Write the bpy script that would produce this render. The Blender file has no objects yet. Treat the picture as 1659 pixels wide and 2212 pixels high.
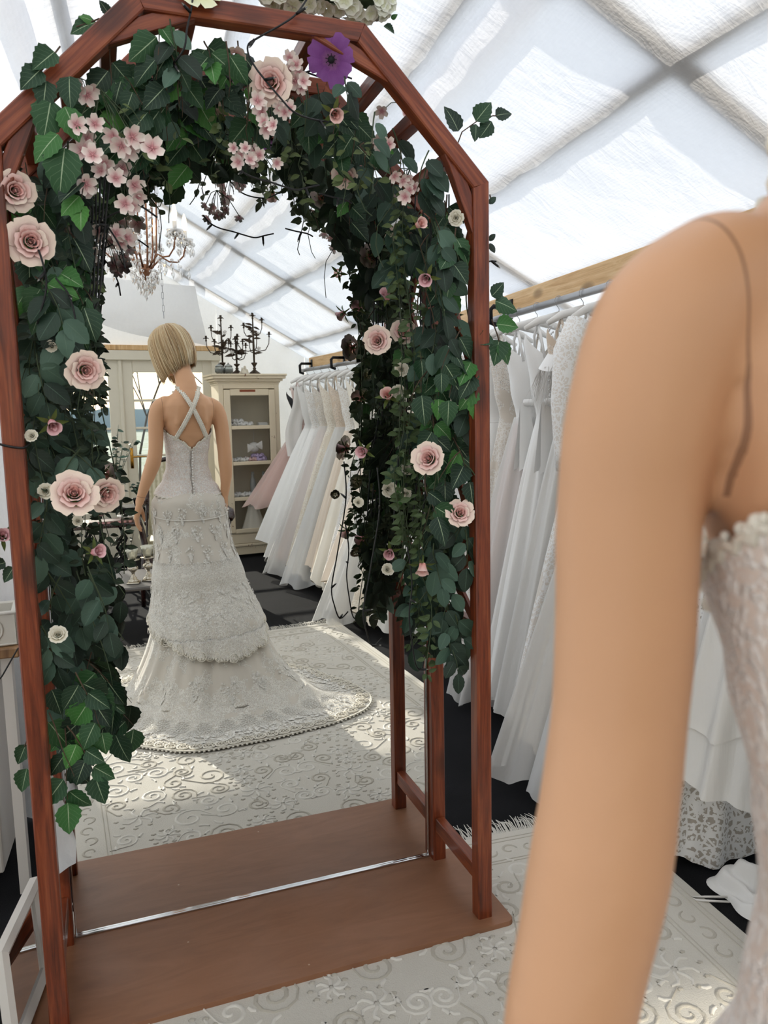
import bpy, math, random
from mathutils import Vector, Matrix, Euler

# ------------------------------------------------------------------ camera, sky, sun, exposure
SC = bpy.context.scene
COL = SC.collection
RAD = math.radians
CAM_LOC = Vector((-0.3693, -2.1081, 1.3974))
CAM_YAW, CAM_PITCH, CAM_ROLL = RAD(19.8844), RAD(-7.0587), RAD(-1.229)
F_PX, IMG_W, IMG_H = 1668.0, 1659.0, 2212.0
FWD = Vector((math.sin(CAM_YAW)*math.cos(CAM_PITCH), math.cos(CAM_YAW)*math.cos(CAM_PITCH), math.sin(CAM_PITCH)))
_rt = Vector((math.cos(CAM_YAW), -math.sin(CAM_YAW), 0)); _up = _rt.cross(FWD)
RGT = _rt*math.cos(CAM_ROLL) + _up*math.sin(CAM_ROLL)
UPV = _up*math.cos(CAM_ROLL) - _rt*math.sin(CAM_ROLL)
cam_data = bpy.data.cameras.new('camera'); cam = bpy.data.objects.new('camera', cam_data); COL.objects.link(cam)
cam_data.sensor_fit = 'VERTICAL'; cam_data.sensor_height = 36; cam_data.sensor_width = 27
cam_data.lens = F_PX/IMG_H*36
cam_data.clip_start = 0.02; cam_data.clip_end = 500
_m = Matrix((RGT, UPV, -FWD)).transposed().to_4x4(); _m.translation = CAM_LOC; cam.matrix_world = _m
cam_data.dof.use_dof = True; cam_data.dof.focus_distance = 2.7; cam_data.dof.aperture_fstop = 8.0
SC.camera = cam

ROOM_A = RAD(3.3)                      # the tent stands 3.3 degrees off the mirror's axis
def RM(x, y, z=0.0):
    return Vector((x*math.cos(ROOM_A)+y*math.sin(ROOM_A), -x*math.sin(ROOM_A)+y*math.cos(ROOM_A), z))
def at_pixel(u, v, Y):                 # point of a plane y = Y that the camera sees at (u, v)
    d = FWD*F_PX + RGT*(u-IMG_W/2) - UPV*(v-IMG_H/2)
    return CAM_LOC + d*((Y-CAM_LOC.y)/d.y)

SUN_EL = RAD(18.7)
sun_dir = RM(0.19, 1.0, 0); sun_dir.normalize(); sun_dir = Vector((sun_dir.x*math.cos(SUN_EL), sun_dir.y*math.cos(SUN_EL), -math.sin(SUN_EL)))
world = bpy.data.worlds.new('sky'); SC.world = world; world.use_nodes = True
wn = world.node_tree; wn.nodes.clear()
sky = wn.nodes.new('ShaderNodeTexSky'); sky.sky_type = 'NISHITA'; sky.sun_disc = False
sky.sun_elevation = SUN_EL; sky.sun_rotation = math.atan2(-sun_dir.x, -sun_dir.y)
sky.air_density = 1.2; sky.dust_density = 1.0; sky.ozone_density = 1.0; sky.altitude = 50
wbg = wn.nodes.new('ShaderNodeBackground'); wout = wn.nodes.new('ShaderNodeOutputWorld')
wbg.inputs['Strength'].default_value = 0.62
wmix = wn.nodes.new('ShaderNodeMix'); wmix.data_type = 'RGBA'
wmix.inputs[0].default_value = 0.9; wmix.inputs[7].default_value = (1.22, 1.29, 1.36, 1)   # thin bright overcast over the blue
wn.links.new(sky.outputs[0], wmix.inputs[6]); wn.links.new(wmix.outputs[2], wbg.inputs[0]); wn.links.new(wbg.outputs[0], wout.inputs[0])
sl = bpy.data.lights.new('sun', 'SUN'); sun = bpy.data.objects.new('sun', sl); COL.objects.link(sun)
sl.energy = 4.0; sl.angle = RAD(0.6); sl.color = (1.0, 0.93, 0.82)
sun.rotation_euler = sun_dir.to_track_quat('-Z', 'Y').to_euler(); sun.location = (0, -20, 12)
SC.view_settings.view_transform = 'Standard'; SC.view_settings.look = 'None'
SC.view_settings.gamma = 1.0; SC.view_settings.use_curve_mapping = False
SC.view_settings.exposure = 0.68
SC.cycles.max_bounces = 8; SC.cycles.diffuse_bounces = 3; SC.cycles.glossy_bounces = 4
SC.cycles.use_adaptive_sampling = True; SC.cycles.adaptive_threshold = 0.04
SC.cycles.transmission_bounces = 4; SC.cycles.transparent_max_bounces = 10
SC.cycles.caustics_reflective = False; SC.cycles.caustics_refractive = False
SC.cycles.sample_clamp_indirect = 6.0

# ------------------------------------------------------------------ helpers
class MB:
    """collects geometry for ONE mesh object"""
    def __init__(s): s.v = []; s.f = []; s.uv = []; s.has_uv = False
    def add(s, vs, fs, uv=None, M=None):
        o = len(s.v)
        for p in vs:
            p = Vector(p); s.v.append(M @ p if M is not None else p)
        if uv: s.uv.extend(uv); s.has_uv = True
        else: s.uv.extend([(0.0, 0.0)]*len(vs))
        for q in fs: s.f.append(tuple(i+o for i in q))
        return s
    def box(s, c, d, M=None, bev=0.0):
        x, y, z = d[0]/2, d[1]/2, d[2]/2; c = Vector(c)
        if bev <= 0:
            vs = [c+Vector((a*x, b*y, e*z)) for a in (-1, 1) for b in (-1, 1) for e in (-1, 1)]
            fs = [(0,1,3,2),(4,6,7,5),(0,4,5,1),(2,3,7,6),(0,2,6,4),(1,5,7,3)]
            return s.add(vs, fs, None, M)
        b = min(bev, x*.9, y*.9, z*.9); vs = []; idx = {}
        for sx in (-1, 1):
            for sy in (-1, 1):
                for sz in (-1, 1):
                    for ax in range(3):
                        p = [sx*x, sy*y, sz*z]
                        for k, e in enumerate((sx, sy, sz)):
                            if k != ax: p[k] -= e*b
                        idx[(sx, sy, sz, ax)] = len(vs); vs.append(c+Vector(p))
        fs = []
        for ax in range(3):
            o1, o2 = [(1, 2), (2, 0), (0, 1)][ax]
            for sg in (-1, 1):
                loop = []
                for a, bb in ((-1, -1), (1, -1), (1, 1), (-1, 1)):
                    k = [0, 0, 0]; k[ax] = sg; k[o1] = a; k[o2] = bb
                    loop.append(idx[(k[0], k[1], k[2], ax)])
                fs.append(tuple(loop if sg > 0 else loop[::-1]))
        for ax in range(3):
            o1, o2 = [(1, 2), (2, 0), (0, 1)][ax]
            for a in (-1, 1):
                for bb in (-1, 1):
                    k0 = [0]*3; k1 = [0]*3; k0[o1] = k1[o1] = a; k0[o2] = k1[o2] = bb; k0[ax] = -1; k1[ax] = 1
                    q = [idx[(*k0, o1)], idx[(*k1, o1)], idx[(*k1, o2)], idx[(*k0, o2)]]
                    fs.append(tuple(q if a*bb < 0 else q[::-1]))
        for sx in (-1, 1):
            for sy in (-1, 1):
                for sz in (-1, 1):
                    t = [idx[(sx, sy, sz, k)] for k in range(3)]
                    fs.append(tuple(t if sx*sy*sz > 0 else t[::-1]))
        return s.add(vs, fs, None, M)
    def tube(s, path, r, n=6, cap=True, M=None, closed=False):
        path = [Vector(p) for p in path]; k = len(path)
        if not hasattr(r, '__len__'): r = [r]*k
        vs = []; fs = []; ref = None
        for i, p in enumerate(path):
            if closed: t = path[(i+1) % k]-path[i-1]
            else: t = path[min(i+1, k-1)]-path[max(i-1, 0)]
            if t.length < 1e-9: t = Vector((0, 0, 1))
            t.normalize()
            if ref is None: ref = t.orthogonal()
            ref = ref-t*ref.dot(t)
            if ref.length < 1e-6: ref = t.orthogonal()
            ref.normalize(); b = t.cross(ref)
            for j in range(n):
                a = 2*math.pi*j/n; vs.append(p+(ref*math.cos(a)+b*math.sin(a))*r[i])
        m = k if closed else k-1
        for i in range(m):
            for j in range(n):
                a, b2 = i*n+j, i*n+(j+1) % n; i2 = (i+1) % k
                fs.append((a, b2, i2*n+(j+1) % n, i2*n+j))
        if cap and not closed:
            fs.append(tuple(range(n-1, -1, -1))); fs.append(tuple(range((k-1)*n, k*n)))
        return s.add(vs, fs, None, M)
    def lathe(s, prof, n=16, M=None, cap=True):
        vs = []; fs = []
        for r, z in prof:
            for j in range(n):
                a = 2*math.pi*j/n; vs.append((r*math.cos(a), r*math.sin(a), z))
        for i in range(len(prof)-1):
            for j in range(n):
                fs.append((i*n+j, i*n+(j+1) % n, (i+1)*n+(j+1) % n, (i+1)*n+j))
        if cap:
            if prof[0][0] > 1e-5: fs.append(tuple(range(n-1, -1, -1)))
            if prof[-1][0] > 1e-5: fs.append(tuple(range((len(prof)-1)*n, len(prof)*n)))
        return s.add(vs, fs, None, M)
    def grid(s, fn, nu, nv, wrap=False, M=None, uvs=True):
        vs = []; uv = []; fs = []
        for j in range(nv+1):
            for i in range(nu + (0 if wrap else 1)):
                u, v = i/nu, j/nv; vs.append(fn(u, v)); uv.append((u, v))
        w = nu if wrap else nu+1
        for j in range(nv):
            for i in range(nu):
                a = j*w+i; b = j*w+(i+1) % w if wrap else j*w+i+1
                fs.append((a, b, b+w, a+w))
        return s.add(vs, fs, uv if uvs else None, M)
    def ball(s, c, r, n=8, m=6, M=None, sc=(1, 1, 1)):
        prof = [(max(1e-4, r*math.sin(math.pi*i/m)), -r*math.cos(math.pi*i/m)) for i in range(m+1)]
        T = Matrix.Translation(Vector(c)) @ Matrix.Diagonal((*sc, 1))
        return s.lathe(prof, n, (M @ T) if M is not None else T, cap=True)
    def mesh(s, name='mesh', smooth=True):
        me = bpy.data.meshes.new(name); me.from_pydata([tuple(p) for p in s.v], [], s.f)
        if s.has_uv:
            l = me.uv_layers.new(name='UVMap'); vi = [0]*len(me.loops); me.loops.foreach_get('vertex_index', vi)
            flat = []
            for i in vi: flat.extend(s.uv[i])
            l.data.foreach_set('uv', flat)
        if smooth: me.polygons.foreach_set('use_smooth', [True]*len(me.polygons))
        me.update(); return me
    def build(s, name, mat, parent=None, smooth=True, M=None):
        return ob(name, s.mesh(name, smooth), mat, parent, M)
def ob(name, me, mat, parent=None, M=None):
    o = bpy.data.objects.new(name, me); COL.objects.link(o)
    if mat is not None and len(me.materials) == 0: me.materials.append(mat)
    if parent is not None: o.parent = parent
    if M is not None: o.matrix_local = M
    return o
def sharp(o, ang=35):
    """smooth only where faces meet at a small angle"""
    o.data.set_sharp_from_angle(angle=RAD(ang)); return o
def tag(o, label=None, cat=None, group=None, kind=None):
    if label: o['label'] = label
    if cat: o['category'] = cat
    if group: o['group'] = group
    if kind: o['kind'] = kind
    return o
def thing(name, label, cat, loc=(0, 0, 0), rz=0.0, group=None, room=True):
    o = bpy.data.objects.new(name, None); COL.objects.link(o); o.empty_display_size = .05
    o.location = RM(*loc) if room else Vector(loc); o.rotation_euler = (0, 0, rz-(ROOM_A if room else 0))
    return tag(o, label, cat, group)
def struct(o): o['kind'] = 'structure'; return o
def TR(x, y, z): return Matrix.Translation((x, y, z))
def RX(a): return Matrix.Rotation(a, 4, 'X')
def RY(a): return Matrix.Rotation(a, 4, 'Y')
def RZ(a): return Matrix.Rotation(a, 4, 'Z')
def SCL(x, y=None, z=None): return Matrix.Diagonal((x, x if y is None else y, x if z is None else z, 1))
ROOMM = RZ(-ROOM_A)
def lerp(a, b, t): return a+(b-a)*t
def interp(x, xs, ys):
    if x <= xs[0]: return ys[0]
    for i in range(1, len(xs)):
        if x <= xs[i]:
            t = (x-xs[i-1])/(xs[i]-xs[i-1]); return ys[i-1]+(ys[i]-ys[i-1])*t
    return ys[-1]
def smooth_interp(x, xs, ys):
    if x <= xs[0]: return ys[0]
    for i in range(1, len(xs)):
        if x <= xs[i]:
            t = (x-xs[i-1])/(xs[i]-xs[i-1]); t = t*t*(3-2*t); return ys[i-1]+(ys[i]-ys[i-1])*t
    return ys[-1]
def srgb(r, g, b):
    f = lambda c: (c/255/12.92) if c/255 <= .04045 else ((c/255+.055)/1.055)**2.4
    return (f(r), f(g), f(b), 1)

# ------------------------------------------------------------------ materials
class NT:
    def __init__(s, name):
        s.m = bpy.data.materials.new(name); s.m.use_nodes = True; s.t = s.m.node_tree; s.t.nodes.clear()
        s.out = s.n('ShaderNodeOutputMaterial')
    def n(s, typ, **kw):
        x = s.t.nodes.new(typ)
        for k, v in kw.items(): setattr(x, k, v)
        return x
    def l(s, a, b): s.t.links.new(a, b)
    def coord(s, kind='Object', scale=(1, 1, 1)):
        c = s.n('ShaderNodeTexCoord'); m = s.n('ShaderNodeMapping'); m.inputs['Scale'].default_value = scale
        s.l(c.outputs[kind], m.inputs[0]); return m.outputs[0]
    def noise(s, vec, scale=5, detail=3, rough=.5, dist=0):
        x = s.n('ShaderNodeTexNoise'); x.inputs['Scale'].default_value = scale; x.inputs['Detail'].default_value = detail
        x.inputs['Roughness'].default_value = rough; x.inputs['Distortion'].default_value = dist
        if vec is not None: s.l(vec, x.inputs['Vector'])
        return x.outputs['Fac']
    def voro(s, vec, scale=5, feature='F1', out='Distance'):
        x = s.n('ShaderNodeTexVoronoi'); x.feature = feature; x.inputs['Scale'].default_value = scale
        if vec is not None: s.l(vec, x.inputs['Vector'])
        return x.outputs[out]
    def ramp(s, fac, stops, interp='LINEAR'):
        x = s.n('ShaderNodeValToRGB'); x.color_ramp.interpolation = interp
        e = x.color_ramp.elements
        while len(e) > 1: e.remove(e[-1])
        e[0].position, e[0].color = stops[0][0], stops[0][1]
        for p, c in stops[1:]:
            q = e.new(p); q.color = c
        s.l(fac, x.inputs[0]); return x.outputs[0]
    def math(s, op, a, b=None, clamp=False):
        x = s.n('ShaderNodeMath', operation=op); x.use_clamp = clamp
        for i, v in enumerate((a, b)):
            if v is None: continue
            if isinstance(v, (int, float)): x.inputs[i].default_value = v
            else: s.l(v, x.inputs[i])
        return x.outputs[0]
    def mix(s, fac, a, b, mode='MIX'):
        x = s.n('ShaderNodeMix', data_type='RGBA', blend_type=mode)
        for i, v in ((0, fac), (6, a), (7, b)):
            if isinstance(v, (int, float)): x.inputs[i].default_value = v
            elif isinstance(v, tuple): x.inputs[i].default_value = v
            else: s.l(v, x.inputs[i])
        return x.outputs[2]
    def bump(s, h, strength=.3, dist=.01):
        x = s.n('ShaderNodeBump'); x.inputs['Strength'].default_value = strength; x.inputs['Distance'].default_value = dist
        s.l(h, x.inputs['Height']); return x.outputs[0]
    def bsdf(s, color, rough=.5, metal=0, normal=None, spec=.5, trans=0, sheen=0, coat=0, ior=1.5, alpha=None, emit=None, estr=0, subs=0):
        b = s.n('ShaderNodeBsdfPrincipled')
        def setv(k, v):
            if v is None: return
            if isinstance(v, (int, float, tuple)): b.inputs[k].default_value = v
            else: s.l(v, b.inputs[k])
        setv('Base Color', color); setv('Roughness', rough); setv('Metallic', metal); setv('Specular IOR Level', spec)
        setv('Transmission Weight', trans); setv('Sheen Weight', sheen); setv('Coat Weight', coat); setv('IOR', ior); setv('Alpha', alpha)
        if subs: setv('Subsurface Weight', subs); b.inputs['Subsurface Radius'].default_value = (.02, .008, .005)
        if emit: setv('Emission Color', emit); setv('Emission Strength', estr)
        if normal is not None: s.l(normal, b.inputs['Normal'])
        return b.outputs[0]
    def done(s, sh): s.l(sh, s.out.inputs[0]); return s.m
def g4(v): return (v, v, v, 1)
def plain(name, col, rough=.5, metal=0, bump=0, bscale=40, var=.0, **kw):
    t = NT(name); co = t.coord('Object'); c = col; nrm = None
    if var: c = t.mix(t.noise(co, bscale*.3, 3), tuple(x*(1-var) for x in col[:3])+(1,), tuple(min(1, x*(1+var)) for x in col[:3])+(1,))
    if bump: nrm = t.bump(t.noise(co, bscale, 4), bump, .003)
    return t.done(t.bsdf(c, rough, metal, nrm, **kw))
def wood(name, dark, mid, light, rough=.4, scale=1.0, knots=True, coat=.15):
    t = NT(name); co = t.coord('Object', (22*scale, 22*scale, 1.3*scale))
    oi = t.n('ShaderNodeObjectInfo'); add = t.n('ShaderNodeVectorMath', operation='ADD'); t.l(co, add.inputs[0])
    cmb = t.n('ShaderNodeCombineXYZ'); t.l(t.math('MULTIPLY', oi.outputs['Random'], 37.0), cmb.inputs[2]); t.l(t.math('MULTIPLY', oi.outputs['Random'], 11.0), cmb.inputs[0])
    t.l(cmb.outputs[0], add.inputs[1]); v = add.outputs[0]
    n1 = t.noise(v, 2.2, 6, .6, 1.2); n2 = t.noise(v, 9, 4, .7)
    f = t.math('ADD', t.math('MULTIPLY', n1, .75), t.math('MULTIPLY', n2, .25))
    c = t.ramp(f, [(.32, dark), (.5, mid), (.68, light)])
    if knots:
        co2 = t.coord('Object', (9, 9, 4.0)); add2 = t.n('ShaderNodeVectorMath', operation='ADD'); t.l(co2, add2.inputs[0]); t.l(cmb.outputs[0], add2.inputs[1])
        k = t.voro(add2.outputs[0], 1.0)
        kf = t.ramp(k, [(.0, g4(1)), (.14, g4(.75)), (.26, g4(0))])
        c = t.mix(t.math('MULTIPLY', kf, .75), c, tuple(x*.35 for x in dark[:3])+(1,))
    return t.done(t.bsdf(c, t.ramp(n2, [(.2, g4(rough-.08)), (.8, g4(rough+.12))]), 0, t.bump(f, .25, .002), coat=coat))
M_STAIN = wood('red_brown_stained_pine', srgb(76, 30, 14), srgb(128, 58, 30), srgb(164, 88, 50), .38)
M_PINE = wood('raw_pine', srgb(196, 150, 98), srgb(222, 182, 130), srgb(236, 204, 158), .55, coat=0)
M_DARKWOOD = wood('dark_mahogany', srgb(24, 10, 8), srgb(40, 16, 12), srgb(62, 28, 18), .25, knots=False, coat=.5)
M_CREAM = plain('cream_paint', srgb(228, 220, 200), .5, bump=.08, bscale=60, var=.03)
M_WHITE = plain('white_paint', srgb(226, 220, 212), .5, bump=.05, bscale=50, var=.03)
M_BLACKMETAL = plain('black_metal', srgb(22, 21, 22), .4, .6)
M_STEEL = plain('galvanised_steel', srgb(170, 170, 172), .32, 1.0, var=.1)
M_CHROME = plain('polished_metal', srgb(215, 215, 215), .08, 1.0)
# ------------------------------------------------------------------ the tent
def fabric_mat(name, col, transl, wr=.35):
    t = NT(name); co = t.coord('Object')
    w1 = t.noise(t.coord('Object', (3, 14, 8)), 1.6, 5, .6, .8); w2 = t.noise(t.coord('Object', (2.2, 2.2, 2.2)), 1.5, 4, .55, 1.5)
    ripst = t.n('ShaderNodeTexWave'); ripst.inputs['Scale'].default_value = 26; ripst.inputs['Distortion'].default_value = 3; ripst.inputs['Detail'].default_value = 2
    t.l(co, ripst.inputs['Vector'])
    h = t.math('ADD', t.math('ADD', w1, t.math('MULTIPLY', w2, 1.5)), t.math('MULTIPLY', ripst.outputs['Fac'], .06))
    nb = t.bump(h, wr*.45, .05)
    d = t.n('ShaderNodeBsdfDiffuse'); tr = t.n('ShaderNodeBsdfTranslucent'); mx = t.n('ShaderNodeMixShader')
    cc = t.mix(t.noise(co, 40, 3), tuple(c*.95 for c in col[:3])+(1,), col)
    t.l(cc, d.inputs[0]); t.l(cc, tr.inputs[0]); t.l(nb, d.inputs['Normal']); t.l(nb, tr.inputs['Normal'])
    mx.inputs[0].default_value = transl; t.l(d.outputs[0], mx.inputs[1]); t.l(tr.outputs[0], mx.inputs[2])
    return t.done(mx.outputs[0])
M_ROOF = fabric_mat('white_tent_fabric', (.93, .93, .945, 1), .55)
M_WALLF = fabric_mat('white_wall_fabric', (.92, .92, .92, 1), .42, .5)
M_TARP = fabric_mat('white_tarp', (.93, .93, .93, 1), .5, .3)
M_GABLE = fabric_mat('white_gable_fabric', (.9, .9, .9, 1), .14, .5)
t = NT('charcoal_carpet'); co = t.coord('Object'); nz = t.noise(co, 420, 3, .7); nz2 = t.noise(co, 3, 3)
c = t.ramp(t.math('ADD', t.math('MULTIPLY', nz, .8), t.math('MULTIPLY', nz2, .2)), [(.35, srgb(14, 14, 15)), (.55, srgb(34, 34, 36)), (.75, srgb(60, 60, 64))])
M_CARPET = t.done(t.bsdf(c, .95, 0, t.bump(nz, .8, .006), spec=.15))
XR, XL, XRIDGE, YF, YB = 2.04, -1.57, .15, -5.9, 2.7
def roof_z(x): return 3.016-.557*abs(x-XRIDGE)
fl = MB().box((.24, -1.6, -.03), (3.8, 8.8, .06)).build('floor', M_CARPET, None, False, ROOMM); struct(fl)
ceil = bpy.data.objects.new('ceiling', None); COL.objects.link(ceil); ceil.matrix_world = ROOMM; struct(ceil)
RAFT = [-5.92, -5.5, -3.88, -2.0, -.1, 1.8, 2.72]
def fabric_bay(x0, x1, y0, y1, sgn):
    nu, nv = 26, 26
    def fn(u, v):
        x = lerp(x0, x1, v); y = lerp(y0, y1, u)
        sag = .035*math.sin(math.pi*u)**.8*(.6+.4*math.sin(math.pi*v)) if 0 < u < 1 else 0
        pur = min(abs(abs(x-XRIDGE)-a) for a in (.61, 1.13, 1.7)); sag *= min(1, .25+pur*5)
        wr = .006*math.sin(y*19+x*7)*math.sin(x*11+y*3)*math.sin(math.pi*u)
        return (x, y, roof_z(x)-sag-wr)
    return MB().grid(fn, nu, nv)
for sgn in (1, -1):
    xe = XR if sgn > 0 else XL
    for i in range(len(RAFT)-1):
        ob('fabric_panel', fabric_bay(XRIDGE, xe, RAFT[i], RAFT[i+1], sgn).mesh('fabric_panel'), M_ROOF, ceil)
M_BAR = plain('weathered_tent_frame', srgb(120, 110, 96), .7, bump=.2)
for y in RAFT[1:-1]:
    for sgn in (1, -1):
        xe = (XR if sgn > 0 else XL)+sgn*.03; L = math.hypot(xe-XRIDGE, roof_z(xe)-roof_z(XRIDGE)); xm = (xe+XRIDGE)/2
        M = TR(xm, y, roof_z(xm)+.028) @ RY(sgn*math.atan(.557))
        MB().box((0, 0, 0), (L, .10, .018)).build('rafter', M_BAR, ceil, False, M)
for dx, w in ((.61, .05), (1.13, .055), (1.7, .06), (0.0, .08)):
    for sgn in ((1, -1) if dx else (1,)):
        x = XRIDGE+sgn*dx
        MB().box((0, 0, 0), (w, YB-YF, .016)).build('purlin', M_BAR, ceil, False, TR(x, (YF+YB)/2, roof_z(x)+.026) @ RY(sgn*math.atan(.557)))
for sgn in (1, -1):                                     # overlap of two roof sheets: a doubled strip
    x = XRIDGE+sgn*.74
    MB().grid(lambda u, v: ((v-.5)*.11, lerp(YF, YB, u), .004), 30, 1).build('overlap_strip', M_ROOF, ceil, True, TR(x, 0, roof_z(x)+.012) @ RY(sgn*math.atan(.557)))
def wavy_wall(name, p0, p1, z0, z1, mat, amp=.012, n=60, ztop=None):
    d = Vector((p1[0]-p0[0], p1[1]-p0[1], 0)); L = d.length; d.normalize(); nn = Vector((-d.y, d.x, 0)); ph = random.Random(name).random()*6
    def fn(u, v):
        p = Vector((p0[0], p0[1], 0))+d*(L*u); top = z1 if ztop is None else ztop(p.x)
        a = amp*(math.sin(u*L*9+ph)+.6*math.sin(u*L*23+ph*2+v*1.5))*(1-.6*v)
        p = p+nn*a; p.z = lerp(z0, top, v); return p
    return struct(MB().grid(fn, n, 14).build(name, mat, None, True, ROOMM))
wavy_wall('wall_right', (XR, YB), (XR, YF), 0, roof_z(XR), M_WALLF)
wavy_wall('wall_left', (XL, YF), (XL, YB), 0, roof_z(XL), M_WALLF, .03)
wavy_wall('wall_back', (XL, YB), (XR, YB), 0, 3, M_WALLF, .02, 60, roof_z)
DX0, DX1, DZ = -1.565, 1.13, 2.0
wf = bpy.data.objects.new('wall_front', None); COL.objects.link(wf); wf.matrix_world = ROOMM; struct(wf)
def gable(x0, x1, zb, nm):
    return MB().grid(lambda u, v: (lerp(x0, x1, u), YF+.015*math.sin(u*17)*(1-v), lerp(zb, roof_z(lerp(x0, x1, u)), v)), 16, 6).build(nm, M_GABLE, wf)
gable(DX1, XR, 0, 'fabric_sheet'); gable(DX0, DX1, DZ, 'fabric_sheet')
sharp(MB().box((-.21, YF, DZ+.035), (2.72, .09, .05), None, .004).build('lintel_board', M_PINE, wf, False))
sharp(MB().box((-.21, YF+.02, DZ-.04), (2.7, .12, .09), None, .004).build('door_head', M_CREAM, wf, False))
for x in (DX0+.04, DX1-.04): MB().box((x, YF, .99), (.08, .12, 1.98), None, .004).build('door_jamb', M_CREAM, wf, False)
t = NT('window_glass'); tr = t.n('ShaderNodeBsdfTransparent'); gl = t.n('ShaderNodeBsdfGlossy'); gl.inputs['Roughness'].default_value = .02
fr = t.n('ShaderNodeFresnel'); fr.inputs[0].default_value = 1.45; mx = t.n('ShaderNodeMixShader')
tr.inputs[0].default_value = (.96, .97, .97, 1)
t.l(fr.outputs[0], mx.inputs[0]); t.l(tr.outputs[0], mx.inputs[1]); t.l(gl.outputs[0], mx.inputs[2]); M_PANE = t.done(mx.outputs[0])
M_BRASS = plain('brass', srgb(190, 140, 60), .25, 1.0)
def door_leaf(n, x0, x1):
    d = bpy.data.objects.new('door_%d' % n, None); COL.objects.link(d); d.matrix_world = ROOMM; struct(d)
    st = .105; zs = [1.80, 1.53, 1.26, .99, .72, .45]
    for x in (x0+st/2, x1-st/2): MB().box((x, YF+.01, .97), (st, .045, 1.9), None, .005).build('stile', M_CREAM, d, False)
    MB().box(((x0+x1)/2, YF+.01, 1.86), (x1-x0-2*st, .045, .12), None, .004).build('top_rail', M_CREAM, d, False)
    MB().box(((x0+x1)/2, YF+.01, .225), (x1-x0-2*st, .035, .45), None, .004).build('bottom_panel', M_CREAM, d, False)
    for k in range(5):
        MB().box(((x0+x1)/2, YF+.01, (zs[k]+zs[k+1])/2), (x1-x0-2*st, .004, zs[k]-zs[k+1]-.02)).build('pane', M_PANE, d, False)
        if k: MB().box(((x0+x1)/2, YF+.01, zs[k]), (x1-x0-2*st, .035, .024), None, .004).build('glazing_bar', M_CREAM, d, False)
    return d
door_leaf(1, -.715, .165); d2 = door_leaf(2, .185, 1.065); door_leaf(3, -1.48, -.735)
MB().box((.175, YF+.04, .97), (.035, .03, 1.9), None, .008).build('meeting_bead', M_CREAM, d2, False)
hd = MB().tube([(.235, YF+.04, .985), (.235, YF+.09, .985), (.30, YF+.095, .985), (.37, YF+.095, .983)], [.009, .009, .008, .006], 8)
hd.box((.235, YF+.037, .97), (.03, .008, .2), None, .003); hd.build('handle', M_BRASS, d2)

# loose tarp hung under the gable, its corner held by an eyelet
def tarp():
    A, B, Cc, D = Vector((-.05, -5.45, 2.62)), Vector((.86, -5.5, 2.58)), Vector((1.0, -5.72, 2.05)), Vector((-.16, -5.5, 2.30))
    def fn(u, v):
        p = (A*(1-u)+B*u)*(1-v)+(D*(1-u)+Cc*u)*v
        p = p+Vector((0, .05*math.sin(math.pi*u)*math.sin(math.pi*v)+.012*math.sin(u*14+v*9), -.07*math.sin(math.pi*v)*math.sin(math.pi*u)-.12*v*math.sin(math.pi*u)*(1-u)))
        return p
    o = MB().grid(fn, 30, 24).build('tarp', M_TARP, None, True, ROOMM)
    tag(o, 'loose white tarp hanging above the French doors', 'tarp')
    MB().tube([Vector((-.14+.014*math.cos(a*math.pi/5), -5.478, 2.322+.014*math.sin(a*math.pi/5))) for a in range(10)], .004, 5, closed=True).build('eyelet', M_STEEL, o)
tarp()
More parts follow.
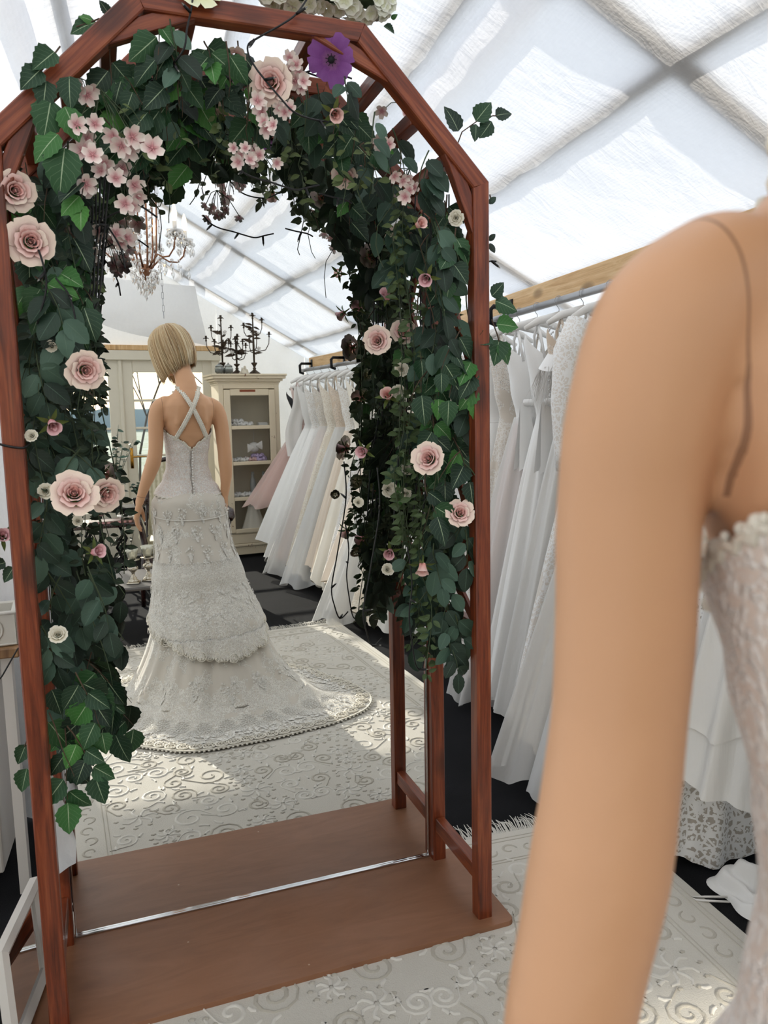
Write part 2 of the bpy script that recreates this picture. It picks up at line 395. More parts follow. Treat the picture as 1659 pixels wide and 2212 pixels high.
# ------------------------------------------------------------------ outside the doors
def outside():
    t = NT('winter_field'); co = t.coord('Object'); c = t.ramp(t.noise(co, .6, 5), [(.3, srgb(128, 138, 110)), (.6, srgb(150, 156, 140)), (.8, srgb(168, 170, 168))])
    mg = t.done(t.bsdf(c, .9))
    g = MB().box((0, -36, -.25), (160, 60, .3)).build('lawn', mg, None, False, ROOMM); struct(g); g.name = 'ground'
    mh = plain('distant_forest', srgb(176, 192, 206), 1.0, var=.1, bscale=1)  # distance haze is mixed into this pale blue forest colour
    rnd = random.Random(4)
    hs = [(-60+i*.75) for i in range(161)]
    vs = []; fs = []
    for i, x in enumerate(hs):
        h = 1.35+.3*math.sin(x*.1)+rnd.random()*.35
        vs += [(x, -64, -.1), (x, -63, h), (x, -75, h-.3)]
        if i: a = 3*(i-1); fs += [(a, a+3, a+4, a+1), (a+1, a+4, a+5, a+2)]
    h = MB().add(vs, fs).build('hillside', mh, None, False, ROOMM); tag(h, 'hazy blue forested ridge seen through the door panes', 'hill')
    mb = plain('bark', srgb(70, 62, 55), .9, bump=.3); rnd = random.Random(11)
    def tree(x, y, hgt, label, seed, nm):
        rnd = random.Random(seed); tr = thing(nm, label, 'tree', (x, y, -.1)); mt = MB(); mbr = MB()
        def grow(p, d, L, r, lev):
            pts = [p]; rr = [r]; k = 5
            for i in range(k):
                d = (d+Vector((rnd.uniform(-.22, .22), rnd.uniform(-.22, .22), rnd.uniform(-.05, .12)))).normalized()
                p = p+d*L/k; pts.append(p); rr.append(r*(1-.6*(i+1)/k))
                if lev < 3 and i > 0:
                    for q in range(2 if lev else 3):
                        nd = (d+Vector((rnd.uniform(-1, 1), rnd.uniform(-1, 1), rnd.uniform(-.1, .7)))*.9).normalized()
                        grow(p, nd, L*rnd.uniform(.45, .65), r*.5, lev+1)
            (mt if lev == 0 else mbr).tube(pts, rr, 5 if lev < 2 else 3, cap=False)
        grow(Vector((0, 0, 0)), Vector((0, 0, 1)), hgt, hgt*.008, 0)
        mt.build('trunk', mb, tr); mbr.build('branches', mb, tr)
    tree(1.1, -14, 3.6, 'nearest bare winter tree seen through the panes', 5, 'bare_tree'); tree(3.4, -17, 4.4, 'bare winter tree farther right behind the mannequin', 8, 'bare_tree'); tree(2.2, -27, 5.6, 'farthest bare tree between the two nearer trees', 21, 'bare_tree')
    mgz = plain('reed_grass', srgb(135, 160, 70), .8, var=.3); gm = MB(); rnd = random.Random(3)
    for i in range(700):
        x = rnd.uniform(-2.2, 2.4); y = rnd.uniform(-9.5, -7.6); hh = rnd.uniform(.3, .75); b = Vector((x, y, -.1)); l = Vector((rnd.uniform(-.15, .15), rnd.uniform(-.1, .1), hh))
        gm.add([b+Vector((-.008, 0, 0)), b+Vector((.008, 0, 0)), b+l*.6+Vector((.006, 0, 0)), b+l], [(0, 1, 2, 3)])
    o = gm.build('tall_grass', mgz, None, False, ROOMM); tag(o, 'tall yellow-green grass outside the doors', 'grass', kind='stuff')
outside()

# ------------------------------------------------------------------ rug
def rug_mat(name, a, b, rough, bs):
    t = NT(name); co = t.coord('Object'); n = t.noise(co, 260, 3, .7); n2 = t.noise(co, 2.5, 3)
    return t.done(t.bsdf(t.mix(t.math('MULTIPLY', t.math('ADD', n, n2), .5), a, b), rough, 0, t.bump(n, bs, .004), spec=.2, sheen=.2))
M_RUG = rug_mat('cream_rug_pile', srgb(208, 201, 188), srgb(226, 220, 208), .95, .5)
M_RUGS = rug_mat('raised_silky_pile', srgb(220, 214, 202), srgb(234, 229, 219), .55, .3)
M_RUGD = rug_mat('carved_groove', srgb(188, 180, 165), srgb(204, 197, 183), .95, .5)
RX0, RX1, RY0, RY1, RT = -.56, 1.20, -2.68, .10, .007
rug = thing('rug', 'cream rug with raised scroll pattern and fringed ends under the arch', 'rug', (0, 0, 0))
MB().box(((RX0+RX1)/2, (RY0+RY1)/2, RT/2), (RX1-RX0, RY1-RY0, RT), None, .003).build('rug_base', M_RUG, rug, False)
def flat_curve(mb, pts, r, z, h):
    pts = [Vector((p[0], p[1], 0)) for p in pts]; k = len(pts); vs = []; fs = []
    for i, p in enumerate(pts):
        t = pts[min(i+1, k-1)]-pts[max(i-1, 0)]; t.normalize(); n = Vector((-t.y, t.x, 0)); rr = r*(.35+.65*math.sin(math.pi*min(1, (i+.6)/(k*.8+.6))))
        vs += [p+n*rr+Vector((0, 0, z)), p+n*rr*.5+Vector((0, 0, z+h)), p-n*rr*.5+Vector((0, 0, z+h)), p-n*rr+Vector((0, 0, z))]
        if i:
            a = 4*(i-1); fs += [(a, a+1, a+5, a+4), (a+1, a+2, a+6, a+5), (a+2, a+3, a+7, a+6)]
    mb.add(vs, fs)
def rug_pattern():
    rnd = random.Random(7); hi = MB(); lo = MB(); xc = (RX0+RX1)/2; spots = []
    bw = .17
    tries = 0
    while len(spots) < 150 and tries < 9000:
        tries += 1
        x = rnd.uniform(.0, (RX1-RX0)/2-bw-.03); y = rnd.uniform(RY0+bw+.03, RY1-bw-.03); r = rnd.choice([.04, .05, .062])
        if all((x-a)**2+(y-b)**2 > (r+q)**2*1.0 for a, b, q in spots) and x > r*.5: spots.append((x, y, r))
    for x, y, r in spots:
        a0 = rnd.uniform(0, 6.28); turns = rnd.uniform(1.3, 1.9); dr = rnd.choice((-1, 1)); kind = rnd.random()
        for sx in (1, -1):
            def P(px_, py_): return (xc+sx*(x+px_), y+py_)
            if kind < .72:
                pts = []
                for i in range(20):
                    f = i/19; a = a0+dr*f*turns*6.28; q = r*(.12+.9*f**.9); pts.append(P(q*math.cos(a), q*math.sin(a)))
                tx, ty = pts[-1][0]-pts[-2][0], pts[-1][1]-pts[-2][1]; L = math.hypot(tx, ty); tx /= L; ty /= L
                for i in range(1, 5): pts.append((pts[-1][0]+tx*r*.28, pts[-1][1]+ty*r*.28))
                flat_curve(lo if rnd.random() < .6 else hi, pts, .0062, RT, .0028)
                for k in range(3):
                    a = a0+dr*turns*6.28*(.45+.18*k); q = r*1.0
                    flat_curve(hi, [P(q*math.cos(a)*1.05, q*math.sin(a)*1.05), P(q*math.cos(a+.25)*1.25, q*math.sin(a+.25)*1.25), P(q*math.cos(a+.3)*1.5, q*math.sin(a+.3)*1.5)], .006, RT, .003)
            else:
                for k in range(7):
                    a = a0+k*.9
                    flat_curve(hi, [P(r*.15*math.cos(a), r*.15*math.sin(a)), P(r*.5*math.cos(a+.3), r*.5*math.sin(a+.3)), P(r*.8*math.cos(a+.2), r*.8*math.sin(a+.2)), P(r*1.0*math.cos(a-.1), r*1.0*math.sin(a-.1))], .0055, RT, .003)
                for k in range(9):
                    a = k*.7; q = r*1.15
                    flat_curve(lo, [P(q*math.cos(a), q*math.sin(a)), P(q*math.cos(a)+.008, q*math.sin(a)+.004), P(q*math.cos(a)+.014, q*math.sin(a))], .006, RT, .0025)
    for inset in (.035, .052, .15, .163):                       # border lines
        x0, x1, y0, y1 = RX0+inset, RX1-inset, RY0+inset, RY1-inset
        for A, B in (((x0, y0), (x1, y0)), ((x0, y1), (x1, y1)), ((x0, y0), (x0, y1)), ((x1, y0), (x1, y1))):
            flat_curve(lo, [(lerp(A[0], B[0], i/30), lerp(A[1], B[1], i/30)) for i in range(31)], .004, RT, .0018)
    def border(A, B):
        L = math.hypot(B[0]-A[0], B[1]-A[1]); n = int(L/.07); tx, ty = (B[0]-A[0])/L, (B[1]-A[1])/L; nx, ny = -ty, tx
        for i in range(n):
            s0 = (i+.5)*L/n; sg = 1 if i % 2 else -1; pts = []
            for k in range(13):
                a = k/12*5.0; q = .028*(1-.05*k); pts.append((A[0]+tx*(s0+q*math.cos(a)*1.0)+nx*sg*(q*math.sin(a)), A[1]+ty*(s0+q*math.cos(a))+ny*sg*(q*math.sin(a))))
            flat_curve(lo, pts, .005, RT, .0022)
    m_ = .1
    border((RX0+m_, RY0+m_), (RX0+m_, RY1-m_)); border((RX1-m_, RY0+m_), (RX1-m_, RY1-m_)); border((RX0+m_, RY0+m_), (RX1-m_, RY0+m_)); border((RX0+m_, RY1-m_), (RX1-m_, RY1-m_))
    hi.build('raised_scrollwork', M_RUGS, rug)['kind'] = 'stuff'; lo.build('carved_scrollwork', M_RUGD, rug)['kind'] = 'stuff'
    fr = MB()
    for yy, sg in ((RY1, 1), (RY0, -1)):
        n = 420
        for i in range(n):
            x = lerp(RX0+.01, RX1-.01, i/n)+rnd.uniform(-.003, .003); L = rnd.uniform(.05, .09); s1 = rnd.uniform(-.02, .02)
            p0 = Vector((x, yy-.004*sg, RT*.8)); p1 = p0+Vector((s1*.4, sg*L*.5, rnd.uniform(.001, .014))); p2 = p0+Vector((s1, sg*L, rnd.uniform(-.003, .006)))
            fr.tube([p0, p1, p2], [.0022, .002, .0012], 3, cap=False)
        for i in range(110):
            x = lerp(RX0, RX1, (i+.5)/110); fr.box((x, yy+.003*sg, RT*.6), (.011, .012, RT*.9))
    fr.build('fringe', M_RUGS, rug)['kind'] = 'stuff'
rug_pattern()

# ------------------------------------------------------------------ the stained timber arch
PZ = .02                                   # top of the base board
S = .042; AD, AB, AW, AH1, AH2, AU = .3409, .0348, .5211, 1.9265+PZ, 2.2217+PZ, .2325
arch = thing('garden_arch', 'red-brown stained timber garden arch on a brown base board', 'arch', (0, 0, 0), room=False)
t = NT('brown_board'); co = t.coord('Object'); n1 = t.noise(t.coord('Object', (2, 8, 2)), 1.5, 5, .6, 2); sp = t.voro(co, 9)
c = t.ramp(n1, [(.2, srgb(134, 90, 64)), (.5, srgb(150, 104, 75)), (.8, srgb(162, 114, 86))])
c = t.mix(t.ramp(sp, [(.0, g4(1)), (.022, g4(.6)), (.03, g4(0))]), c, srgb(205, 180, 155))
M_BOARD = t.done(t.bsdf(c, t.ramp(t.noise(co, 3, 4), [(.3, g4(.34)), (.7, g4(.5))]), 0, t.bump(t.noise(co, 8, 4), .12, .004)))
def rounded_board():
    x0, x1, y0, y1 = -.615, .615, -.376, .012; r = .022; pts = []
    for cx, cy, a0 in ((x1-r, y1-r, 0), (x0+r, y1-r, 90), (x0+r, y0+r, 180), (x1-r, y0+r, 270)):
        for k in range(6):
            a = RAD(a0+18*k); pts.append((cx+r*math.cos(a), cy+r*math.sin(a)))
    n = len(pts); vs = [(p[0], p[1], RT*.5) for p in pts]+[(p[0], p[1], PZ-.003) for p in pts]+[(p[0]*.997, p[1]*.997-.0003, PZ) for p in pts]
    fs = [(i, (i+1) % n, n+(i+1) % n, n+i) for i in range(n)]+[(n+i, n+(i+1) % n, 2*n+(i+1) % n, 2*n+i) for i in range(n)]+[tuple(range(2*n, 3*n)), tuple(range(n-1, -1, -1))]
    return sharp(MB().add(vs, fs).build('base_board', M_BOARD, arch), 50)
rounded_board()
def timber(name, quad, y0, y1, bev=.003, parent=arch):
    """quad = [(x,z) inner start, outer start, outer end, inner end]; local z runs along the piece"""
    a, b_, c_, d_ = [Vector((q[0], 0, q[1])) for q in quad]
    s0 = (a+b_)/2; s1 = (c_+d_)/2; ax = (s1-s0).normalized(); o = s0+Vector((0, (y0+y1)/2, 0))
    yv = Vector((0, 1, 0)); xv = yv.cross(ax).normalized()
    L = Matrix((xv, yv, ax)).transposed().to_4x4(); L.translation = o; Li = L.inverted()
    h = (y1-y0)/2; mid = (a+b_+c_+d_)/4; vs = []
    for yy, ins in ((-h, bev), (-h+bev, 0), (h-bev, 0), (h, bev)):
        for q in (a, b_, c_, d_):
            dd = (mid-q); w = Vector((0, 0, 0))
            p = q+Vector((0, (y0+y1)/2+yy, 0))
            lp = Li @ p; lp.x -= math.copysign(ins, lp.x); vs.append(lp)
    fs = [(3, 2, 1, 0), (12, 13, 14, 15)]
    for k in range(3):
        for i in range(4):
            j = (i+1) % 4; fs.append((4*k+i, 4*k+j, 4*k+4+j, 4*k+4+i))
    m = MB().add(vs, fs).mesh(name, False)
    import bmesh
    bm = bmesh.new(); bm.from_mesh(m); bmesh.ops.recalc_face_normals(bm, faces=bm.faces); bm.to_mesh(m); bm.free()
    return ob(name, m, M_STAIN, parent, L)
def frame_nodes(off):
    inner = [(-AW, AH1), (-AU, AH2), (AU, AH2), (AW, AH1)]
    ps = [(-AW, PZ)]+inner+[(AW, PZ)]; out = []
    for i, p in enumerate(ps):
        def nrm(a, b):
            d = Vector((b[0]-a[0], b[1]-a[1])).normalized(); return Vector((-d.y, d.x))
        if i == 0: n = nrm(ps[0], ps[1]); out.append((p[0]+n.x*off, p[1]))
        elif i == len(ps)-1: n = nrm(ps[-2], ps[-1]); out.append((p[0]+n.x*off, p[1]))
        else:
            n1, n2 = nrm(ps[i-1], p), nrm(p, ps[i+1]); b = (n1+n2).normalized(); k = off/b.dot(n1); out.append((p[0]+b.x*k, p[1]+b.y*k))
    return ps, out
NI, NO = frame_nodes(S)
for y0, y1 in ((-AD, -AD+S), (-AB, -AB+S)):
    for i in range(5):
        timber('post' if i in (0, 4) else 'beam', [NI[i], NO[i], NO[i+1], NI[i+1]], y0, y1)
    for i in range(1, 5):                                    # corner blocks
        p = Vector((NI[i][0], NI[i][1])); a = (Vector(NI[i-1])-p).normalized(); b = (Vector(NI[i+1])-p).normalized(); q = .105
        A, B = p+a*q, p+b*q; A2, B2 = p+a*(q-.02)*.2, p+b*(q-.02)*.2
        timber('corner_brace', [(A.x, A.y), (A2.x, A2.y), (B2.x, B2.y), (B.x, B.y)], y0+.008, y1-.008, .002)
def rail(name, p0, p1, w, h, parent=arch):
    p0, p1 = Vector(p0), Vector(p1); ax = (p1-p0).normalized(); L = (p1-p0).length
    up = Vector((0, 0, 1)) if abs(ax.z) < .95 else Vector((1, 0, 0)); xv = up.cross(ax).normalized(); yv = ax.cross(xv)
    M = Matrix((xv, yv, ax)).transposed().to_4x4(); M.translation = p0
    return sharp(MB().box((0, 0, L/2), (w, h, L), None, .002).build(name, M_STAIN, parent, False, M))
for sx in (-1, 1):
    x = sx*(AW+S/2)
    for z in (.138, .828, 1.07, 1.92): rail('side_rail', (x, -AD+S, z), (x, -AB, z), .03, .045)
    for z0, z1 in ((.85, 1.05), (1.09, 1.49), (1.51, 1.90)):         # crossed lattice laths
        rail('lattice_lath', (x-.006, -AD+S, z0), (x-.006, -AB, z1), .012, .028); rail('lattice_lath', (x+.006, -AD+S, z1), (x+.006, -AB, z0), .012, .028)
for f in (.2, .5, .8):                                               # cross rails between the two frames over the roof of the arch
    for i in (1, 2, 3):
        if i == 2 and f == .5: continue
        a, b = Vector(NI[i]), Vector(NI[i+1]); p = a.lerp(b, f); n = Vector((-(b-a).y, (b-a).x)).normalized()
        p = p+n*.02
        o = rail('cross_rail', (p.x, -AD+S, p.y), (p.x, -AB, p.y), .034, .034)
# ------------------------------------------------------------------ mirror standing in the back frame, leaning a touch forward
t = NT('mirror_silver'); M_MIRROR = t.done(t.bsdf((.93, .94, .93, 1), 0.0, 1.0))
TILT = .0062
mir = thing('arch_mirror', 'tall arch-shaped mirror set in the back of the arch', 'mirror', (0, 0, PZ), room=False)
mir.rotation_euler = (TILT, 0, 0)
e = .002
ps = [(-AW+e, .004), (AW-e, .004), (AW-e, AH1-PZ), (AU, AH2-PZ-e), (-AU, AH2-PZ-e), (-AW+e, AH1-PZ)]
MB().add([(x, 0, z) for x, z in ps], [tuple(range(6))]).build('mirror_glass', M_MIRROR, mir, False)
bk = MB().add([(x, .0012, z) for x, z in ps]+[(x, .006, z) for x, z in ps], [tuple(range(6)), tuple(range(11, 5, -1))]+[(i, (i+1) % 6, 6+(i+1) % 6, 6+i) for i in range(6)])
bk.build('backing_board', plain('hardboard', srgb(110, 80, 55), .8), mir, False)
sharp(MB().box((0, -.004, .0035), (2*AW-.006, .008, .006), None, .0015).build('bottom_edge_strip', M_CHROME, mir, False))
for sx in (-1, 1): sharp(MB().box((sx*(AW-.004), -.003, (AH1-PZ)/2), (.004, .004, AH1-PZ-.01), None, .001).build('side_edge_strip', M_CHROME, mir, False))
# ------------------------------------------------------------------ the mannequin in the lace gown
MAN = Vector((.035, -1.80, 0)); MAN_RZ = RAD(-8)
man = thing('bridal_mannequin', 'blonde female mannequin wearing a cream lace gown with a long train', 'mannequin', MAN, MAN_RZ, room=False)
t = NT('mannequin_skin'); co = t.coord('Object')
SEAM_N = Vector((.97, -.05, .23)).normalized()
def plane_line(p, n, w):
    d = t.n('ShaderNodeVectorMath', operation='DOT_PRODUCT'); t.l(co, d.inputs[0]); d.inputs[1].default_value = n
    return t.math('LESS_THAN', t.math('ABSOLUTE', t.math('SUBTRACT', d.outputs['Value'], n.dot(p))), w)
sep = t.n('ShaderNodeSeparateXYZ'); t.l(co, sep.inputs[0])
hiz = t.math('MULTIPLY', t.math('GREATER_THAN', sep.outputs[2], 1.355), t.math('LESS_THAN', sep.outputs[2], 1.53))
s1 = plane_line(Vector((-.126, 0, 1.47)), Vector((.99, .1, .05)).normalized(), .0009); s2 = plane_line(Vector((.113, 0, 1.47)), Vector((.99, -.1, .02)).normalized(), .0009)
w1 = t.math('MULTIPLY', plane_line(Vector((-.235, -.06, 1.012)), Vector((.2, .1, .97)).normalized(), .0011), t.math('LESS_THAN', sep.outputs[0], -.19))
seam = t.math('ADD', t.math('MULTIPLY', t.math('MAXIMUM', s1, s2), hiz), w1, True)
c = t.mix(t.math('MULTIPLY', seam, .62), t.mix(t.noise(co, 6, 2), srgb(218, 166, 126), srgb(226, 174, 134)), srgb(105, 68, 48))
M_SKIN = t.done(t.bsdf(c, .42, 0, None, spec=.35))
def tapered(mb, pts, rad, n=14, flat=None):
    """closed limb: resampled smooth tube with rounded ends"""
    P = [Vector(p) for p in pts]; Q = []; R = []
    for i in range(len(P)-1):
        p0, p1, p2, p3 = P[max(i-1, 0)], P[i], P[i+1], P[min(i+2, len(P)-1)]
        for k in range(4):
            u = k/4; Q.append(.5*((2*p1)+(p2-p0)*u+(2*p0-5*p1+4*p2-p3)*u*u+(3*p1-p0-3*p2+p3)*u**3)); uu = u*u*(3-2*u); R.append(lerp(rad[i], rad[i+1], uu))
    Q.append(P[-1]); R.append(rad[-1])
    d0 = (Q[0]-Q[1]).normalized(); d1 = (Q[-1]-Q[-2]).normalized()
    for sgn, lst in ((0, Q), (1, Q)):
        pass
    pre = []; pr = []
    for k in range(4, 0, -1):
        a = k/4*1.35; pre.append(Q[0]+d0*R[0]*math.sin(a)); pr.append(max(R[0]*math.cos(a), .0005))
    post = []; po = []
    for k in range(1, 5):
        a = k/4*1.35; post.append(Q[-1]+d1*R[-1]*math.sin(a)); po.append(max(R[-1]*math.cos(a), .0005))
    mb.tube(pre+Q+post, pr+R+po, n)
TORSO = [  # z, half width, half depth, centre y (hips pushed forward)
    (.84, .148, .095, -.094), (.90, .164, .108, -.096), (.97, .164, .110, -.096), (1.03, .144, .098, -.094), (1.09, .112, .082, -.086), (1.15, .095, .073, -.075), (1.20, .094, .075, -.066),
    (1.26, .100, .088, -.056), (1.31, .106, .098, -.044), (1.36, .115, .094, -.028), (1.41, .124, .084, -.010), (1.45, .122, .072, .002), (1.475, .104, .060, .006), (1.50, .074, .052, .003), (1.53, .052, .050, -.008), (1.57, .047, .048, -.026), (1.62, .045, .047, -.05), (1.67, .044, .046, -.07)]
def torso_at(z):
    zs = [q[0] for q in TORSO]; return [smooth_interp(z, zs, [q[k] for q in TORSO]) for k in (1, 2, 3)]
def torso_pt(a, z, off=0.0):
    w, d, cy = torso_at(z); ca, sa = math.cos(a), math.sin(a)
    e = .86; return Vector((math.copysign(abs(ca)**e, ca)*(w+off), cy+math.copysign(abs(sa)**e, sa)*(d+off), z))
ARM_R = [(-.108, -.006, 1.460), (-.137, -.010, 1.437), (-.152, -.011, 1.395), (-.157, -.008, 1.348), (-.159, -.010, 1.29), (-.163, -.012, 1.241), (-.169, -.016, 1.206), (-.178, -.023, 1.17), (-.198, -.037, 1.115), (-.218, -.050, 1.062), (-.235, -.060, 1.012), (-.243, -.066, .985)]
ARM_RR = [.036, .0392, .0378, .0362, .0355, .0345, .0350, .0358, .0325, .0265, .0215, .021]
ARM_L = [(.108, -.006, 1.455), (.138, -.010, 1.432), (.154, -.008, 1.395), (.163, -.006, 1.34), (.168, -.006, 1.28), (.173, -.008, 1.22), (.176, -.012, 1.17), (.180, -.022, 1.10), (.178, -.034, 1.04), (.172, -.045, .985)]
ARM_LR = [.034, .0385, .0378, .0362, .0350, .0345, .0355, .031, .0245, .0205]
def hand(mb, wrist, ax, palm_n, side):
    """palm and five bent fingers; ax = direction of the fingers, palm_n = direction the palm faces, side = thumb direction"""
    ax = Vector(ax).normalized(); n = Vector(palm_n); n = (n-ax*n.dot(ax)).normalized(); s = ax.cross(n)*side; w = Vector(wrist)
    for k in (-1.5, -.5, .5, 1.5):
        tapered(mb, [w+s*k*.006, w+ax*.035+s*k*.0125, w+ax*.078+s*k*.0165], [.0165, .0145, .0115], 10)
    for k, L in ((1.5, .066), (.5, .076), (-.5, .072), (-1.5, .056)):
        b = w+ax*.074+s*k*.0185; spread = s*k*.05
        d1 = (ax+spread+n*.28).normalized(); d2 = (ax+n*.62).normalized(); d3 = (ax*.8+n*.85).normalized()
        p1 = b+d1*L*.48; p2 = p1+d2*L*.32; p3 = p2+d3*L*.24
        tapered(mb, [b, p1, p2, p3], [.0102, .0088, .0078, .0062], 9)
    tb = w+ax*.022+s*.02; td = (ax*.75+s*.6+n*.45).normalized()
    p1 = tb+td*.036; p2 = p1+(ax*.9+s*.18+n*.4).normalized()*.03; p3 = p2+(ax+n*.35).normalized()*.022
    tapered(mb, [w+ax*.005+s*.008, tb, p1, p2, p3], [.014, .0145, .0108, .0092, .007], 9)
HEAD_C = Vector((-.045, -.10, 1.712)); HEAD_RZ = RAD(-50); HEAD_RX = RAD(20)
HEADM = TR(*HEAD_C) @ RZ(HEAD_RZ) @ RX(HEAD_RX)               # face looks along local -y: turned to its right and down
def body():
    mb = MB(); n = 40
    zs = [.84+i*(1.60-.84)/70 for i in range(71)]; vs = []; fs = []
    for z in zs:
        for j in range(n): vs.append(torso_pt(2*math.pi*j/n, z))
    for i in range(len(zs)-1):
        for j in range(n): fs.append((i*n+j, i*n+(j+1) % n, (i+1)*n+(j+1) % n, (i+1)*n+j))
    fs += [tuple(range(n-1, -1, -1)), tuple(range((len(zs)-1)*n, len(zs)*n))]
    mb.add(vs, fs)
    for sx in (-1, 1):                                          # bust, shoulder blades, shoulders
        mb.ball((sx*.058, -.104, 1.30), .050, 14, 10, None, (1, .85, 1)); tapered(mb, [(sx*.03, .002, 1.500), (sx*.072, .0, 1.474), (sx*.112, -.004, 1.452)], [.028, .028, .030])
        tapered(mb, [(sx*.055, .048, 1.44), (sx*.06, .046, 1.37)], [.024, .022])
        tapered(mb, [(sx*.083, -.096, .93), (sx*.084, -.085, .80), (sx*.075, -.055, .62), (sx*.068, -.035, .50), (sx*.066, -.015, .36), (sx*.06, .0, .20), (sx*.058, .008, .11)], [.088, .084, .064, .048, .05, .036, .030])
        tapered(mb, [(sx*.058, .022, .10), (sx*.06, -.05, .055), (sx*.064, -.11, .04)], [.026, .026, .018])
        mb.ball((sx*.07, -.02, .93), .072, 14, 10, None, (1, .7, 1))
    tapered(mb, ARM_R, ARM_RR, 18); tapered(mb, ARM_L, ARM_LR, 18)
    hand(mb, ARM_R[-1], (-.22, -.10, -.97), (.75, .25, -.1), 1); hand(mb, ARM_L[-1], (-.12, -.16, -.97), (-.8, .2, 0), -1)
    # head: skull, jaw, nose, lips, brow, ears
    mb.ball((0, .012, .018), .083, 20, 14, HEADM, (.9, 1.1, 1.12)); mb.ball((0, -.018, -.055), .058, 16, 12, HEADM, (.86, 1.0, 1.05))
    tapered(mb, [HEADM @ Vector((0, -.083, .012)), HEADM @ Vector((0, -.096, -.012)), HEADM @ Vector((0, -.104, -.030))], [.006, .008, .0095], 8)
    for sx in (-1, 1):
        tapered(mb, [HEADM @ Vector((sx*.008, -.083, -.058)), HEADM @ Vector((sx*.022, -.075, -.058))], [.0065, .004], 8)
        tapered(mb, [HEADM @ Vector((sx*.014, -.083, .022)), HEADM @ Vector((sx*.045, -.073, .024))], [.008, .006], 8)
        mb.ball((sx*.076, .01, -.012), .02, 8, 8, HEADM, (.35, .7, 1.3)); mb.ball((sx*.032, -.068, .001), .013, 10, 8, HEADM)
    mb.ball((0, -.066, -.092), .018, 10, 8, HEADM); tapered(mb, [(.004, -.012, 1.545), (-.008, -.045, 1.61), HEADM @ Vector((0, .025, -.03))], [.046, .045, .048], 16)
    tmp = mb.build('body_cage', None); rm = tmp.modifiers.new('r', 'REMESH'); rm.mode = 'VOXEL'; rm.voxel_size = .0058; rm.use_smooth_shade = True
    sm = tmp.modifiers.new('s', 'SMOOTH'); sm.factor = .5; sm.iterations = 7
    dg = bpy.context.evaluated_depsgraph_get(); me = bpy.data.meshes.new_from_object(tmp.evaluated_get(dg)); me.name = 'body'
    bpy.data.objects.remove(tmp, do_unlink=True); me.materials.clear()
    me.polygons.foreach_set('use_smooth', [True]*len(me.polygons))
    o = ob('body', me, M_SKIN, man); return o
body()
for sx in (-1, 1): MB().ball((sx*.032, -.0745, .001), .0085, 12, 8, HEADM).build('eye', plain('glass_eye', srgb(70, 90, 110), .15), man)
sharp(MB().lathe([(.0, .008), (.15, .008), (.16, .012), (.16, .016), (.15, .02), (.012, .022), (.011, .14), (0, .14)], 32).build('stand_base', M_STEEL, man, True, TR(0, .02, 0)), 40)
# --- wig: straight blonde bob, longer at the front
def wig():
    t = NT('blonde_hair'); co = t.coord('Object'); hi = t.n('ShaderNodeHairInfo'); uvn = t.n('ShaderNodeTexCoord'); s_ = t.n('ShaderNodeSeparateXYZ'); t.l(uvn.outputs['UV'], s_.inputs[0])
    c = t.ramp(s_.outputs[0], [(0, srgb(156, 118, 78)), (.3, srgb(196, 160, 114)), (.65, srgb(224, 196, 152)), (1, srgb(244, 226, 190))])
    mh = t.done(t.bsdf(c, .35, 0, None, spec=.5))
    w = bpy.data.objects.new('wig', None); COL.objects.link(w); w.parent = man; w.matrix_local = HEADM
    rnd = random.Random(2)
    def strand(a, inner, jit):
        """a = 0 at the back, +-pi at the face"""
        fa = abs(a)/math.pi
        bottom = interp(fa, [0, .35, .6, .78, .9], [-.088, -.1, -.118, -.14, -.09])
        rx, ry = .092*inner, .108*inner; pts = []
        sx, sy = math.sin(a), math.cos(a)
        for k in range(12):
            u = k/11
            if u < .55:
                th = u/.55*1.62; rr = math.sin(th); z = .02+.112*inner*math.cos(th)
            else:
                q = (u-.55)/.45; rr = 1.0+.03*math.sin(q*3)-.24*q**2.2*(1 if fa < .55 else .45); z = lerp(.015, bottom+jit*.012, q)
            part = .018*(1-min(1, u*3))
            pts.append(Vector((sx*rx*rr+part, sy*ry*rr+.008+(-.012*max(0, (u-.6)) if fa > .6 else 0), z)))
        return pts
    sh = MB()
    sh.grid(lambda u, v: (lambda P: P[min(11, int(v*11))].lerp(P[min(11, int(v*11)+1)], v*11-int(v*11)))(strand(lerp(-.80, .80, u)*math.pi, .96, 0)), 48, 22)
    sh.uv = [(.25, .5)]*len(sh.v); sh.build('wig_cap', mh, w)
    st = MB()
    for i in range(1150):
        a = rnd.uniform(-.82, .82)*math.pi; inn = rnd.uniform(.97, 1.04); P = strand(a, inn, rnd.uniform(-1, 1)); tone = min(1, max(0, rnd.gauss(.55, .28))); o = len(st.v); tw = rnd.uniform(-.004, .004)
        wd = rnd.uniform(.0011, .0024)
        P = [p+Vector((tw*k/11*math.cos(a), -tw*k/11*math.sin(a), 0)) for k, p in enumerate(P)]
        st.tube(P, [wd*.5]+[wd]*9+[wd*.7, wd*.2], 3, cap=False); st.uv[o:] = [(tone, .5)]*(len(st.v)-o)
    st.has_uv = True; o = st.build('hair_strands', mh, w); o['kind'] = 'stuff'
wig()
